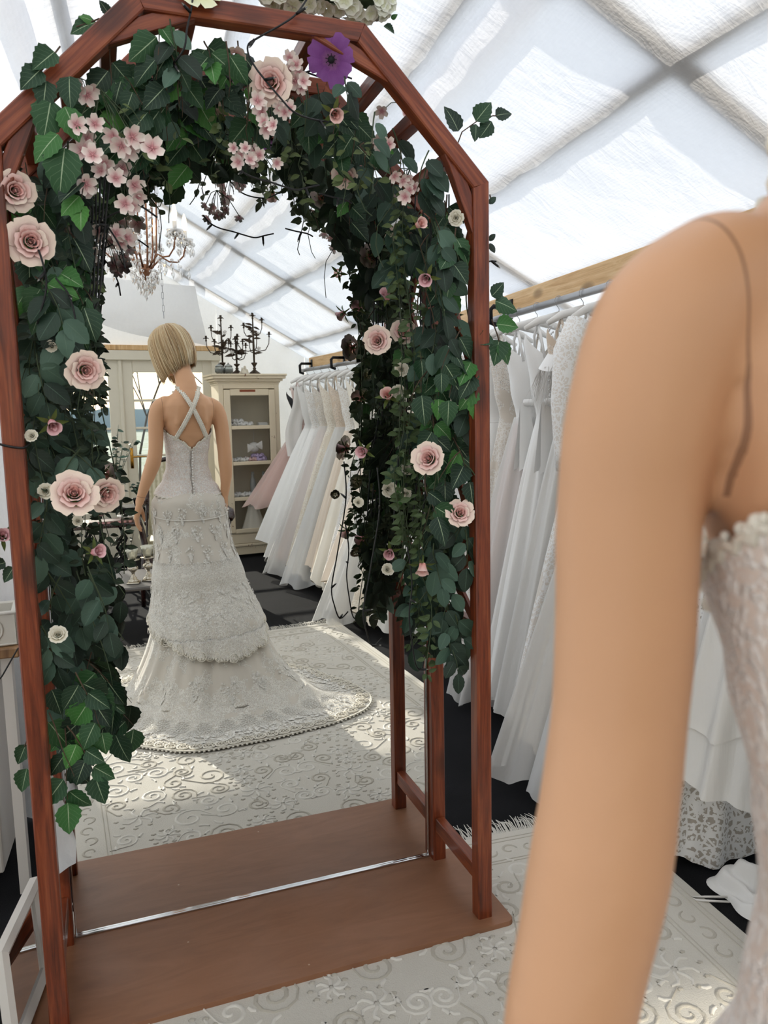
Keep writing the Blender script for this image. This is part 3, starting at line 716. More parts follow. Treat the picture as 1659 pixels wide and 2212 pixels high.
# --- the gown
def lace_mat(name, base, thread, scale, dens, rough=.75, sequins=False, bstr=.8):
    """thread = raised lace, base = net or lining under it; uv in metres along the cloth"""
    t = NT(name); co = t.coord('Object'); uvn = t.n('ShaderNodeTexCoord')
    w = t.noise(co, scale*.45, 2); wv = t.n('ShaderNodeVectorMath', operation='ADD'); t.l(co, wv.inputs[0])
    cm = t.n('ShaderNodeCombineXYZ'); t.l(t.math('MULTIPLY', t.math('SUBTRACT', w, .5), .03), cm.inputs[0]); t.l(t.math('MULTIPLY', t.math('SUBTRACT', w, .5), .03), cm.inputs[2]); t.l(cm.outputs[0], wv.inputs[1])
    e1 = t.voro(wv.outputs[0], scale, 'DISTANCE_TO_EDGE'); v2 = t.voro(wv.outputs[0], scale*2.7); v3 = t.voro(co, scale*.42)
    petals = t.math('LESS_THAN', t.math('ABSOLUTE', t.math('SUBTRACT', t.math('FRACT', t.math('MULTIPLY', v3, 5.0)), .5)), .27)
    dots = t.math('LESS_THAN', v2, .36)
    mesh_ = t.math('LESS_THAN', e1, .09)
    at = t.n('ShaderNodeAttribute'); at.attribute_name = 'lace'
    patch = t.math('GREATER_THAN', t.math('ADD', t.noise(t.coord('Object', (1.3, 1.3, .75)), scale*.14, 3, .6), at.outputs['Fac']), dens)
    fac = t.math('MULTIPLY', t.math('MAXIMUM', t.math('MAXIMUM', dots, mesh_), t.math('MULTIPLY', petals, t.math('LESS_THAN', v2, .5))), patch)
    c = t.mix(fac, base, thread)
    h = t.math('MULTIPLY', fac, t.math('SUBTRACT', 1.2, v2))
    rg = rough
    if sequins:
        sq = t.voro(co, 180); spk = t.math('LESS_THAN', sq, .22); rg = t.math('SUBTRACT', rough, t.math('MULTIPLY', spk, .5)); c = t.mix(t.math('MULTIPLY', spk, .5), c, (1, .93, .88, 1))
    sh = t.bsdf(c, rg, 0, t.bump(h, bstr, .004), spec=.35, sheen=.3)
    return t.done(sh)
M_LACE = lace_mat('crochet_lace', srgb(220, 211, 197), srgb(252, 247, 236), 78, .57, bstr=.9)
M_LACE2 = lace_mat('fine_crochet_lace', srgb(238, 223, 211), srgb(254, 247, 240), 58, .2, sequins=True, bstr=1.0)
M_HEM = plain('thick_crochet_cord', srgb(240, 233, 218), .8, bump=.3, bscale=300)
gown = bpy.data.objects.new('gown', None); COL.objects.link(gown); gown.parent = man
def set_attr(o, vals):
    a = o.data.attributes.new('lace', 'FLOAT', 'POINT'); a.data.foreach_set('value', vals)
def neckline(a):
    """height of the bodice top by angle; a = pi/2 is the back, -pi/2 the front"""
    d = abs(math.atan2(math.sin(a-math.pi/2), math.cos(a-math.pi/2)))          # 0 at the back .. pi at the front
    z = interp(d, [0, .25, .7, 1.2, 1.57, 2.1, 2.55, 3.14], [1.232, 1.262, 1.290, 1.308, 1.330, 1.356, 1.368, 1.332])
    return z+.004*abs(math.sin(a*26))
def peplum(a): return 1.012+.018*math.cos(a-math.pi/2)*-1+.006*abs(math.sin(a*15))
def bodice():
    n, m = 120, 40; vs = []; fs = []
    def fn(u, v):
        a = u*2*math.pi; z = lerp(peplum(a), neckline(a), v); off = .008+.012*max(0, 1-(z-1.0)/.1)**2
        p = torso_pt(a, z, off)
        d = abs(math.atan2(math.sin(a+math.pi/2), math.cos(a+math.pi/2)))
        if d < 1.1: p.y -= (.036*math.exp(-((z-1.30)/.045)**2))*(math.cos(d/1.1*math.pi/2))**.6
        return p
    mb = MB().grid(fn, n, m, wrap=True); o = mb.build('bodice', M_LACE2, gown); set_attr(o, [1.0]*len(mb.v))
    for vv, nm in ((1.0, 'neckline_edging'), (0.0, 'peplum_edging')):
        ed = MB(); pts = [fn(i/360, vv)*1.0 for i in range(360)]
        ed.tube(pts, .0028, 5, closed=True)
        for i in range(0, 360, 3): ed.ball(pts[i]+Vector((0, 0, .003*math.sin(i*2.1)+(.002 if vv else -.003))), .0036+.0012*math.sin(i*1.7), 6, 4)
        ed.build(nm, M_HEM, gown)
    def on_back(s, side):
        """cross strap from one side of the back neckline over the opposite shoulder"""
        x0 = side*-.078; x1 = side*.052; z0 = 1.285; z1 = 1.535
        x = lerp(x0, x1, s); z = lerp(z0, z1, s); w, d, cy = torso_at(z); q = max(0, 1-(x/(w+.001))**2); y = cy+(d+.012)*q**.45
        if s > .86: y = lerp(y, .02, (s-.86)/.14)
        return Vector((x, y+(.004 if side > 0 else 0), z))
    for side in (1, -1):
        st = MB(); pts = [on_back(i/30, side) for i in range(31)]; w, d, cy = torso_at(1.40)
        for q, (fx, fy, fz) in enumerate([(side*.054, -.034, 1.512), (side*.058, -.07, 1.46), (side*.062, -.105, 1.40), (side*.064, -.140, 1.345)]): pts.append(Vector((fx, fy, fz)))
        st.tube(pts, .0055, 6)
        for i in range(len(pts)-1):
            for k in range(2):
                p = pts[i].lerp(pts[i+1], k/2); sgn = 1 if (i*2+k) % 2 else -1; st.ball(p+Vector((sgn*.0065, 0, .002)), .0062, 6, 4, None, (1, .6, 1))
        st.build('cross_strap', M_HEM, gown)
    M_BTN = plain('satin_button', srgb(245, 240, 232), .3)
    for k in range(17):
        z = 1.222-k*.0135; p = torso_pt(math.pi/2, z, .012+.012*max(0, 1-(z-1.0)/.1)**2); MB().ball((0, 0, 0), .0048, 8, 6).build('button', M_BTN, gown, True, TR(p.x+.004, p.y+.002, p.z))
    cl = MB(); pts = [torso_pt(math.pi/2, 1.228-k*.012, .0095+.012*max(0, 1-(1.228-k*.012-1.0)/.1)**2)+Vector((-.004+.002*math.sin(k), .001, 0)) for k in range(21)]
    cl.tube(pts, .0016, 4); cl.build('back_closure', plain('grey_seam', srgb(150, 142, 132), .8), gown)
bodice()
# floor outline of the train in the mannequin's own frame (angle -> radius)
TRAIN_RM = [(-.434, -1.723), (-.36, -1.47), (-.22, -1.20), (-.027, -1.057), (.20, -1.045), (.42, -1.06), (.64, -1.10), (.80, -1.17), (.882, -1.313), (.85, -1.50), (.76, -1.72), (.637, -1.968), (.48, -2.12), (.25, -2.2), (.05, -2.21), (-.16, -2.14), (-.32, -1.98)]
_inv = (TR(*MAN) @ RZ(MAN_RZ)).inverted(); _pol = []
for x, y in TRAIN_RM:
    q = _inv @ RM(x, y, 0); _pol.append((math.atan2(q.y, q.x) % (2*math.pi), math.hypot(q.x, q.y)))
_pol.sort(); _pa = [_pol[-1][0]-2*math.pi]+[a for a, r in _pol]+[_pol[0][0]+2*math.pi]; _pr = [_pol[-1][1]]+[r for a, r in _pol]+[_pol[0][1]]
def train_r(a):
    a = a % (2*math.pi); r = smooth_interp(a, _pa, _pr); b = .5*(smooth_interp((a+.09) % 6.2832, _pa, _pr)+smooth_interp((a-.09) % 6.2832, _pa, _pr)); return .5*(r+b)
def skirt_pt(a, s, off=0.0, top=1.06):
    """s: 0 at the waist .. .62 where the cloth reaches the floor .. 1 at the train's hem"""
    ca, sa = math.cos(a), math.sin(a); back = max(0, sa)
    ZS = .34; Rf = train_r(a)
    if s < .5:
        z = lerp(top, ZS, s/.5)
        w = smooth_interp(z, [.34, .58, .78, .97, 1.06], [.268, .222, .190, .184, .122]); d = smooth_interp(z, [.34, .58, .78, .97, 1.06], [.25, .19, .16, .146, .088]); cy = smooth_interp(z, [.34, .6, .9, 1.06], [.05, -.02, -.084, -.09]); cx = smooth_interp(z, [.34, .8, 1.06], [.03, .008, 0])
        r = Vector((cx+ca*(w+off), cy+sa*(d+off), z)); rip = .006*min(1, (1.0-z)*1.3)
    else:
        q = (s-.5)/.5
        p0 = Vector((.03+ca*(.268+off), .05+sa*(.25+off))); r0 = p0.length
        f = q**1.12; zz = ZS*(1-min(1, q*1.42))**1.75
        p1 = Vector((ca*Rf, sa*Rf)); pxy = p0.lerp(p1, f); z = max(zz, .0)+.012+off*.6
        r = Vector((pxy.x, pxy.y, z)); rip = .006+.010*min(1, q*2)*(1-.4*q)
    ph = math.sin(a*9+1.3)+.7*math.sin(a*17+.4)+.35*math.sin(a*31)
    if s < .72: k = rip*ph*min(1, s*2.5); r.x += ca*k; r.y += sa*k
    else: r.z += max(0, .006*ph*(1-(s-.72)/.28)+.004)
    return r
def band(s, c, w): return math.exp(-((s-c)/w)**2)
def skirt():
    n, m = 200, 110
    mb = MB().grid(lambda u, v: skirt_pt(u*2*math.pi, v), n, m, wrap=True); o = mb.build('skirt', M_LACE, gown)
    vals = []
    for j in range(m+1):
        s = j/m
        for i in range(n): vals.append(max(.42*band(s, .30, .035), .45*band(s, .82, .05), .5*band(s, .97, .05), .03 if s < .5 else .03+.22*band(s, .9, .12), .2*band(s, .7, .08)))
    set_attr(o, vals)
    hem = MB()                                              # crochet rosettes along the edge of the train
    N = 84
    for i in range(N):
        a = 2*math.pi*i/N; p = skirt_pt(a, .965); p2 = skirt_pt(a+.02, .965); dirv = math.atan2((p2-p).y, (p2-p).x); sz = max(.6, min(1.5, (skirt_pt(a+2*math.pi/N, .965)-p).length/.05))
        for rr, th in ((.025, .0036), (.014, .003)):
            hem.tube([p+Vector((sz*rr*math.cos(dirv+k*math.pi/5), rr*math.sin(dirv+k*math.pi/5), .004)) for k in range(10)], th, 4, closed=True)
        for k in range(8):
            q = p+Vector((sz*.0195*math.cos(k*.785), .0195*math.sin(k*.785), .005)); hem.ball(q, .0046, 5, 3)
        hem.ball(p+Vector((0, 0, .006)), .0045, 6, 4)
    pts = [skirt_pt(2*math.pi*i/240, 1.0)+Vector((0, 0, .002)) for i in range(240)]; hem.tube(pts, .004, 4, closed=True)
    for i in range(240): hem.ball(skirt_pt(2*math.pi*(i+.5)/240, 1.006)+Vector((0, 0, .0)), .0065, 5, 3, None, (1, 1, .5))
    hem.build('crochet_border', M_HEM, gown)
skirt()
def tier():
    def edge(a): return interp(abs(math.atan2(math.sin(a-1.45), math.cos(a-1.45))), [0, .6, 1.2, 1.8, 3.14], [.562, .542, .495, .455, .43])
    n, m = 160, 40
    def fn(u, v):
        a = u*2*math.pi; s = lerp(.26, edge(a)+.004*abs(math.sin(a*22)), v); return skirt_pt(a, s, .004+.016*v)
    mb = MB().grid(fn, n, m, wrap=True); o = mb.build('lace_tier', M_LACE, gown); set_attr(o, [.3*band(j/m, .16, .12)+.42*band(j/m, .97, .1)+.24*band(j/m, .5, .4) for j in range(m+1) for i in range(n)])
    ed = MB(); N = 56
    for i in range(N):
        u = i/N; p = fn(u, .985); q = fn(u+.004, .985); up = (fn(u, .9)-p).normalized(); tx = (q-p).normalized(); out = tx.cross(up)*-1
        for rr in (.022, .013):
            ed.tube([p+(tx*math.cos(k*.628)+up*math.sin(k*.628))*rr+out*.002 for k in range(10)], .003, 4, closed=True)
        for k in range(7): ed.ball(p+(tx*math.cos(k*.9)+up*math.sin(k*.9))*.0175+out*.003, .0036, 5, 3)
        ed.ball(p+out*.004, .005, 6, 4)
    for i in range(170): ed.ball(fn(i/170, 1.012), .006, 5, 3)
    ed.build('tier_border', M_HEM, gown)
    sash = MB(); sash.tube([skirt_pt(lerp(.25, 2.9, i/40), .105+.012*math.sin(math.pi*i/40)+.0, .003) for i in range(41)], .003, 5); sash.build('hip_seam', plain('cream_satin_cord', srgb(236, 230, 220), .45), gown)
tier()

def applique():
    """small raised lace flowers sewn over the skirt and train, far too many to count"""
    rnd = random.Random(17); mb = MB()
    def floret(fnp, a, s, r):
        p = fnp(a, s); q1 = fnp(a+.01, s); q2 = fnp(a, min(1, s+.006)); tx = (q1-p); ty = (q2-p)
        if tx.length < 1e-6 or ty.length < 1e-6: return
        tx.normalize(); n = tx.cross(ty).normalized(); n = -n if n.dot(Vector((p.x, p.y, .1)).normalized()) < 0 else n; ty = n.cross(tx); c = p+n*.0045; w = rnd.uniform(0, 6); vs = [c+n*.0015]; fs = []
        for k in range(10):
            b = w+k*.628; rr = r*(1.0 if k % 2 else .45); vs.append(c+(tx*math.cos(b)+ty*math.sin(b))*rr+n*(.001 if k % 2 else -.001))
        for k in range(10): fs.append((0, 1+k, 1+(k+1) % 10))
        mb.add(vs, fs)
    def dens_cluster(fnp, a0, s0, wa, hs, n, r0):
        for k in range(n):
            f = rnd.random()**.8; sp = (1-f)**.6; floret(fnp, a0+rnd.uniform(-1, 1)*wa*sp*(.45+.55*math.sin(math.pi*min(1, f*1.2+.1))), s0+hs*f, r0*rnd.uniform(.7, 1.2))
    for row, (s0, off) in enumerate(((.075, 0), (.135, .5), (.195, 0))):
        for k in range(13): dens_cluster(skirt_pt, 2*math.pi*(k+off)/13+rnd.uniform(-.05, .05), s0, .16, .055, 34, .0062)
    def rosettes(fnp, s0, N, rad, r0):
        for k in range(N):
            a0 = 2*math.pi*k/N; p0 = fnp(a0, s0); da = rad/max(.05, math.hypot(p0.x-.02, p0.y)); ds = (fnp(a0, s0+.01)-p0).length/.01
            for rr, m in ((1.0, 15), (.66, 10), (.33, 6), (0, 1)):
                for q in range(m): b = q*6.2832/m; floret(fnp, a0+da*rr*math.cos(b), s0+rad*rr*math.sin(b)/ds, r0)
    rosettes(skirt_pt, .272, 26, .026, .0052); rosettes(skirt_pt, .318, 26, .026, .0052)
    ts = lambda a, s: skirt_pt(a, s, .012)
    for k in range(620): floret(ts, rnd.uniform(0, 6.2832), rnd.uniform(.34, .50), rnd.uniform(.005, .009))
    for k in range(16): dens_cluster(skirt_pt, 2*math.pi*k/16, .60+rnd.uniform(0, .03), .13, .075, 36, .0068)
    rosettes(skirt_pt, .80, 34, .032, .0062); rosettes(skirt_pt, .845, 36, .030, .0062)
    for k in range(1150):
        a = rnd.uniform(0, 6.2832)
        if rnd.random() < .25 and math.sin(a) < 0: continue
        floret(skirt_pt, a, rnd.uniform(.86, .955), rnd.uniform(.007, .0125))
    o = mb.build('lace_applique', plain('lace_flower_thread', srgb(252, 248, 240), .8), gown, False); o['kind'] = 'stuff'
applique()
# ------------------------------------------------------------------ garland of silk leaves, roses and blossom
def leaf_mat(name, stops, vein, vstr=.75):
    t = NT(name); oi = t.n('ShaderNodeObjectInfo'); tc = t.n('ShaderNodeTexCoord'); s_ = t.n('ShaderNodeSeparateXYZ'); t.l(tc.outputs['UV'], s_.inputs[0])
    base = t.ramp(oi.outputs['Random'], stops)
    au = t.math('ABSOLUTE', t.math('SUBTRACT', s_.outputs[0], .5))
    mid = t.math('LESS_THAN', au, .016)
    side = t.math('LESS_THAN', t.math('FRACT', t.math('SUBTRACT', t.math('MULTIPLY', s_.outputs[1], 7.0), t.math('MULTIPLY', au, 4.2))), .1)
    f = t.math('MAXIMUM', mid, t.math('MULTIPLY', side, .14))
    c = t.mix(t.math('MULTIPLY', f, vstr), base, vein)
    geo = t.n('ShaderNodeNewGeometry'); c = t.mix(t.math('MULTIPLY', geo.outputs['Backfacing'], .35), c, srgb(120, 135, 110))
    return t.done(t.bsdf(c, .5, 0, t.bump(t.math('ADD', t.math('MULTIPLY', f, -1.0), t.noise(tc.outputs['UV'], 30, 2)), .3, .002), spec=.4))
M_BIRCH = leaf_mat('birch_leaf', [(0, srgb(24, 48, 34)), (.4, srgb(34, 66, 42)), (.7, srgb(44, 84, 46)), (.86, srgb(64, 120, 54)), (1, srgb(84, 142, 62))], srgb(190, 210, 170))
M_RLEAF = leaf_mat('rose_leaf', [(0, srgb(28, 44, 32)), (.4, srgb(40, 62, 48)), (.7, srgb(62, 88, 72)), (1, srgb(88, 116, 98))], srgb(110, 138, 116), .4)
M_VLEAF = leaf_mat('small_vine_leaf', [(0, srgb(26, 40, 26)), (.4, srgb(42, 60, 36)), (.75, srgb(68, 88, 52)), (1, srgb(112, 128, 78))], srgb(120, 140, 90), .4)
M_STEM = plain('green_wire_stem', srgb(58, 72, 42), .6); M_TWIG = plain('brown_twig', srgb(84, 66, 50), .8)
def leaf_mesh(L, Wd, shape, fold, curl, serr, seed, rows=11):
    rnd = random.Random(seed); mb = MB(); vs = []; uv = []; fs = []
    for j in range(rows+1):
        v = j/rows
        if shape == 'birch': w = math.sin(math.pi*min(1, v**.62))**.85 if v < 1 else 0
        elif shape == 'rose': w = math.sin(math.pi*v**.85)**.7 if 0 < v < 1 else 0
        else: w = math.sin(math.pi*v**.9)
        w = max(w, .03)*Wd/2*(1+(serr if j % 2 else -serr)*(1 if 0 < j < rows else 0))
        y = v*L; zc = -curl*L*v*v; tw = .06*L*math.sin(v*5+seed)
        vs += [(-w, y, zc+fold*w+tw*.3), (-w*.5, y, zc+fold*w*.35+tw*.1), (0, y, zc), (w*.5, y, zc+fold*w*.35-tw*.1), (w, y, zc+fold*w-tw*.3)]; uv += [(0, v), (.25, v), (.5, v), (.75, v), (1, v)]
        if j:
            a = 5*(j-1)
            for k in range(4): fs.append((a+k, a+k+1, a+k+6, a+k+5))
    mb.add(vs, fs, uv); return mb
LEAVES = {'birch': [leaf_mesh(1, .78, 'birch', f, c, .07, k).mesh('birch_leaf') for k, (f, c) in enumerate(((.35, .12), (.15, .25), (.5, .05), (-.2, .2)))],
          'rose': [leaf_mesh(1, .66, 'rose', f, c, .035, 9+k).mesh('rose_leaf') for k, (f, c) in enumerate(((.3, .15), (.1, .3), (.45, .02), (-.15, .12)))]}
for m in LEAVES['birch']: m.materials.append(M_BIRCH)
for m in LEAVES['rose']: m.materials.append(M_RLEAF)
def orient(p, d, n, s):
    y = Vector(d).normalized(); z = Vector(n); z = z-y*z.dot(y)
    if z.length < 1e-4: z = y.orthogonal()
    z.normalize(); x = y.cross(z)
    M = Matrix((x*s, y*s, z*s)).transposed().to_4x4(); M.translation = Vector(p); return M
ARCH_PATH = [Vector((p[0], p[1])) for p in NI]
def arch_point(i, f, inward):
    a, b = ARCH_PATH[i], ARCH_PATH[i+1]; d = (b-a).normalized(); n = Vector((d.y, -d.x)); p = a.lerp(b, f)+n*inward
    return p, n
def inward_dist(p):
    """how far a point reaches into the opening, measured from the frame's inner line"""
    q = Vector((p.x, p.z)); best = 9
    for i in range(5):
        a, b = ARCH_PATH[i], ARCH_PATH[i+1]; d = b-a; f = max(0, min(1, (q-a).dot(d)/d.length_squared)); best = min(best, (q-a-d*f).length)
    return best
def reach(p):
    deep = max(0, min(1, (p.y+.34)/.28))
    if p.x < -.30: return lerp(.15, .19, deep) if p.z < 1.9 else lerp(.16, .19, deep)
    if p.z > 1.95: return lerp(.13, .25, deep)
    return lerp(.10, .22, deep)
def clampx(p):
    p.y = max(-.335, min(-.04, p.y)); p.x = max(-.53, min(.53, p.x)); return p
def garland(name, label, segs, n_sprig, seed, kindfn, group=None):
    rnd = random.Random(seed); g = thing(name, label, 'garland', (0, 0, 0), room=False); stems = MB(); twigs = MB(); n_leaf = 0
    tot = sum(w for _, _, _, w in segs)
    for k in range(n_sprig):
        r = rnd.uniform(0, tot)
        for (i, f0, f1, w) in segs:
            if r <= w: break
            r -= w
        f = rnd.uniform(f0, f1); inw = rnd.uniform(-.005, .11) if i in (0, 4) else rnd.uniform(-.01, .14)
        p2, n = arch_point(i, f, inw); y = rnd.choice([rnd.uniform(-.335, -.2), rnd.uniform(-.335, -.24), rnd.uniform(-.26, -.06), rnd.uniform(-.2, -.06)])
        p = Vector((p2.x, y, p2.y)); kind = kindfn(p, rnd)
        d = Vector((n.x*rnd.uniform(-.4, .9), rnd.uniform(-.6, .15), n.y*rnd.uniform(-.2, .6)-rnd.uniform(.25, 1.0))).normalized()
        L = rnd.uniform(.09, .17); nl = rnd.randint(5, 7); pts = []; q = p.copy()
        for s in range(7):
            pts.append(q.copy()); d = (d+Vector((rnd.uniform(-.12, .12), rnd.uniform(-.1, .1), -.14))).normalized(); q2_ = clampx(q+d*L/6)
            if inward_dist(q2_) > reach(q2_): d = Vector((-d.x*.6, d.y, d.z)).normalized(); q2_ = clampx(q+Vector((d.x*.5, d.y*.5+.3, -.2)).normalized()*L/9)
            q = q2_
        (twigs if kind == 'birch' else stems).tube(pts, [.0022-.00022*j for j in range(7)], 4, cap=False)
        for s in range(nl):
            if n_leaf >= 298: break
            b = pts[min(6, 1+int(s*6/nl))]; sd = 1 if s % 2 else -1
            side = Vector((d.z, rnd.uniform(-.3, .3), -d.x)); side.normalize()
            tip = (d*.55+side*sd*.75+Vector((0, rnd.uniform(-.35, .1), -.35))).normalized() if s < nl-1 else (d+Vector((0, -.1, -.4))).normalized()
            nor = Vector((rnd.uniform(-.55, .35), -1, rnd.uniform(-.2, .7)))
            sz = rnd.uniform(.050, .078) if kind == 'birch' else rnd.uniform(.046, .070)
            root = clampx(b+tip*.008); end = root+tip*sz
            if abs(end.x) > AW+.035: tip.x = -tip.x; end = root+tip*sz
            if end.y < -.36: tip.y = abs(tip.y); end = root+tip*sz
            if end.y > -.02: tip.y = -abs(tip.y)
            if inward_dist(end) > reach(end): continue
            ob('leaf', rnd.choice(LEAVES[kind]), None, g, orient(clampx(root), tip, nor, sz)); n_leaf += 1
    a = stems.build('stems', M_STEM, g); a['kind'] = 'stuff'; b = twigs.build('twigs', M_TWIG, g); b['kind'] = 'stuff'
    return g
def kind_left(p, rnd):
    if p.z > 1.70: return 'birch' if rnd.random() < .8 else 'rose'
    if p.z < .86: return 'birch' if rnd.random() < .85 else 'rose'
    return 'rose'
def kind_top(p, rnd):
    if p.x < -.02: return 'birch' if rnd.random() < .75 else 'rose'
    return 'rose' if rnd.random() < .7 else 'birch'
def kind_right(p, rnd):
    if 1.18 < p.z < 1.66: return 'birch' if rnd.random() < .6 else 'rose'
    if p.z > 1.66: return 'birch' if rnd.random() < .35 else 'rose'
    return 'rose'
G_L = garland('leaf_garland', 'silk leaf garland hanging down the left post of the arch', [(0, .34, .60, .5), (0, .60, 1.0, .75)], 74, 31, kind_left)
G_T = garland('leaf_garland', 'silk leaf garland under the top beam of the arch', [(1, 0, 1, .45), (2, 0, 1, .48), (3, 0, 1, .45)], 84, 12, kind_top)
G_R = garland('leaf_garland', 'silk leaf garland hanging down the right post of the arch', [(4, 0, .36, .85), (4, .36, .60, .55)], 78, 77, kind_right)
def vines(parent, items, seed, mat):
    """long thin trailing vines with many small leaves, too many to pick apart"""
    rnd = random.Random(seed); st = MB(); lv = MB(); lm = [leaf_mesh(1, .5, 'vine', .3, .15, 0, k, 5) for k in range(3)]
    for (x, y, z0, z1, sway, dens) in items:
        pts = []; p = Vector((x, y, z0)); n = max(4, int((z0-z1)/.03)); dx = rnd.uniform(-sway, sway); ph = rnd.uniform(0, 6)
        for k in range(n+1):
            u = k/n; pts.append(clampx(Vector((x+dx*u+.012*math.sin(u*9+ph), y+.015*math.sin(u*7+ph*2), lerp(z0, z1, u)+.01*math.sin(u*13)))))
        st.tube(pts, .0014, 4, cap=False)
        for k in range(1, n+1):
            for q in range(dens):
                b = pts[k-1].lerp(pts[k], rnd.random()); a = rnd.uniform(0, 6.28)
                tip = Vector((math.cos(a), .7*math.sin(a), rnd.uniform(-.7, .3))); s = rnd.uniform(.02, .036); M = orient(b+tip.normalized()*.006, tip, Vector((rnd.uniform(-.5, .5), -1, rnd.uniform(-.1, .8))), s)
                if inward_dist(b) > reach(b)+.03: continue
                m = rnd.choice(lm); lv.add(m.v, m.f, m.uv, M)
    a = st.build('vine_stems', M_STEM, parent); a['kind'] = 'stuff'; b = lv.build('small_vine_leaves', mat, parent); b['kind'] = 'stuff'
rr = random.Random(5)
vines(G_L, [(rr.uniform(-.5, -.37), rr.uniform(-.3, -.06), rr.uniform(1.5, 1.95), rr.uniform(.98, 1.35), .04, 2) for k in range(13)]+[(-.42, -.12, 2.0, 1.35, .03, 1), (-.40, -.2, 1.95, 1.3, .03, 1)], 3, M_VLEAF)
vines(G_T, [(lerp(-.42, .42, k/17)+rr.uniform(-.02, .02), rr.uniform(-.3, -.05), 2.2-.28*abs(lerp(-1, 1, k/17))**1.6, 2.03-.35*abs(lerp(-1, 1, k/17))**1.6+rr.uniform(-.05, .05), .05, 3) for k in range(18)], 9, M_VLEAF)
vines(G_R, [(rr.uniform(.36, .52), rr.uniform(-.32, -.05), rr.uniform(1.4, 1.95), rr.uniform(.78, 1.1), .05, 2) for k in range(18)]+[(.40+.03*k, -.28+.05*k, 1.15, .70+.03*(k % 3), .06, 3) for k in range(5)], 4, M_VLEAF)
# sprigs that stand clear of the frame
def sprig(parent, kind, pts_px, Y, size, seed):
    rnd = random.Random(seed); P = [at_pixel(u, v, Y) for u, v in pts_px[0]]; st = MB(); st.tube(P, .0018, 4); st.build('twig', M_TWIG, parent)
    for (u, v, tu, tv) in pts_px[1]:
        a = at_pixel(u, v, Y); b = at_pixel(tu, tv, Y-.01); d = b-a
        ob('leaf', rnd.choice(LEAVES[kind]), None, parent, orient(a, d, Vector((rnd.uniform(-.3, .3), -1, .25)), d.length))
sprig(G_R, 'birch', ([(985, 320), (998, 285), (1030, 262), (1065, 250), (1090, 252)], [(990, 284, 968, 226), (1028, 262, 1062, 218), (1028, 268, 1030, 302), (1062, 262, 1040, 294), (1070, 250, 1108, 240)]), -.30, .07, 1)
sprig(G_R, 'birch', ([(1062, 690), (1075, 725), (1085, 770)], [(1072, 700, 1122, 705), (1060, 725, 1028, 742), (1078, 735, 1068, 790), (1080, 740, 1104, 785), (1062, 640, 1092, 610), (1070, 650, 1122, 668)]), -.33, .07, 2)
sprig(G_R, 'rose', ([(1058, 420), (1062, 440)], [(1056, 440, 1072, 425), (1056, 520, 1070, 505), (1058, 525, 1070, 545)]), -.28, .05, 3)
sprig(G_T, 'birch', ([(215, 40), (190, 50), (165, 58)], [(208, 48, 152, 62), (200, 45, 172, 32), (235, 30, 215, 0), (845, 40, 858, 30), (830, 55, 852, 72)]), -.26, .06, 4)
sprig(G_L, 'birch', ([(130, 100), (100, 140), (70, 175)], [(118, 112, 70, 150), (88, 150, 44, 190), (100, 175, 92, 235), (150, 165, 148, 230), (110, 215, 95, 300), (140, 230, 172, 300), (125, 290, 70, 340), (140, 320, 125, 420)]), -.355, .07, 5)
sprig(G_L, 'birch', ([(58, 1600), (50, 1620)], [(56, 1608, 38, 1652), (58, 1660, 46, 1712), (105, 1560, 152, 1618), (112, 1490, 135, 1545), (12, 1215, -25, 1225), (30, 1225, 8, 1258)]), -.28, .06, 6)

# ---- roses
def petal_mesh(r0, op, h, span, roll, wave, k):
    rnd = random.Random(k)
    def fn(u, v):
        uu = u*2-1; w = math.sin(math.pi*min(1, .18+.62*v)); th = uu*span*w
        r = r0+op*v**1.6+roll*max(0, v-.7)**1.5*2.2; z = h*v*(1-.12*v)-roll*max(0, v-.75)**2*3-h*.10*uu*uu*v
        r += wave*math.sin(uu*5+k)*v*.3
        return (r*math.cos(th), r*math.sin(th), z)
    return MB().grid(fn, 6, 6)
def petal_mat(name, base, mid, tip):
    t = NT(name); tc = t.n('ShaderNodeTexCoord'); s_ = t.n('ShaderNodeSeparateXYZ'); t.l(tc.outputs['UV'], s_.inputs[0])
    f = t.math('ADD', s_.outputs[1], t.math('MULTIPLY', t.math('SUBTRACT', t.noise(tc.outputs['UV'], 4, 3), .5), .25))
    return t.done(t.bsdf(t.ramp(f, [(.1, base), (.55, mid), (.98, tip)]), .6, 0, t.bump(t.noise(tc.outputs['UV'], 12, 3), .2, .003), spec=.25, sheen=.3))
P_IN = petal_mat('rose_petal_inner', srgb(244, 150, 138), srgb(252, 178, 166), srgb(255, 204, 194))
P_MID = petal_mat('rose_petal_middle', srgb(250, 172, 160), srgb(255, 200, 190), srgb(255, 218, 208))
P_OUT = petal_mat('rose_petal_outer', srgb(240, 222, 184), srgb(255, 222, 212), srgb(255, 234, 214))
P_PINK = petal_mat('pink_rose_petal', srgb(232, 150, 158), srgb(244, 182, 188), srgb(250, 206, 208))
P_CREAM = petal_mat('cream_rose_petal', srgb(222, 208, 160), srgb(238, 228, 198), srgb(246, 240, 222))
P_PURP = petal_mat('purple_petal', srgb(176, 120, 160), srgb(128, 66, 138), srgb(150, 92, 164))
P_BLOS = petal_mat('blossom_petal', srgb(226, 160, 164), srgb(246, 220, 212), srgb(252, 242, 230))
P_WHITE = petal_mat('lilac_petal', srgb(206, 208, 168), srgb(228, 230, 206), srgb(240, 240, 226))
M_SEPAL = plain('sepal_green', srgb(88, 104, 42), .6)
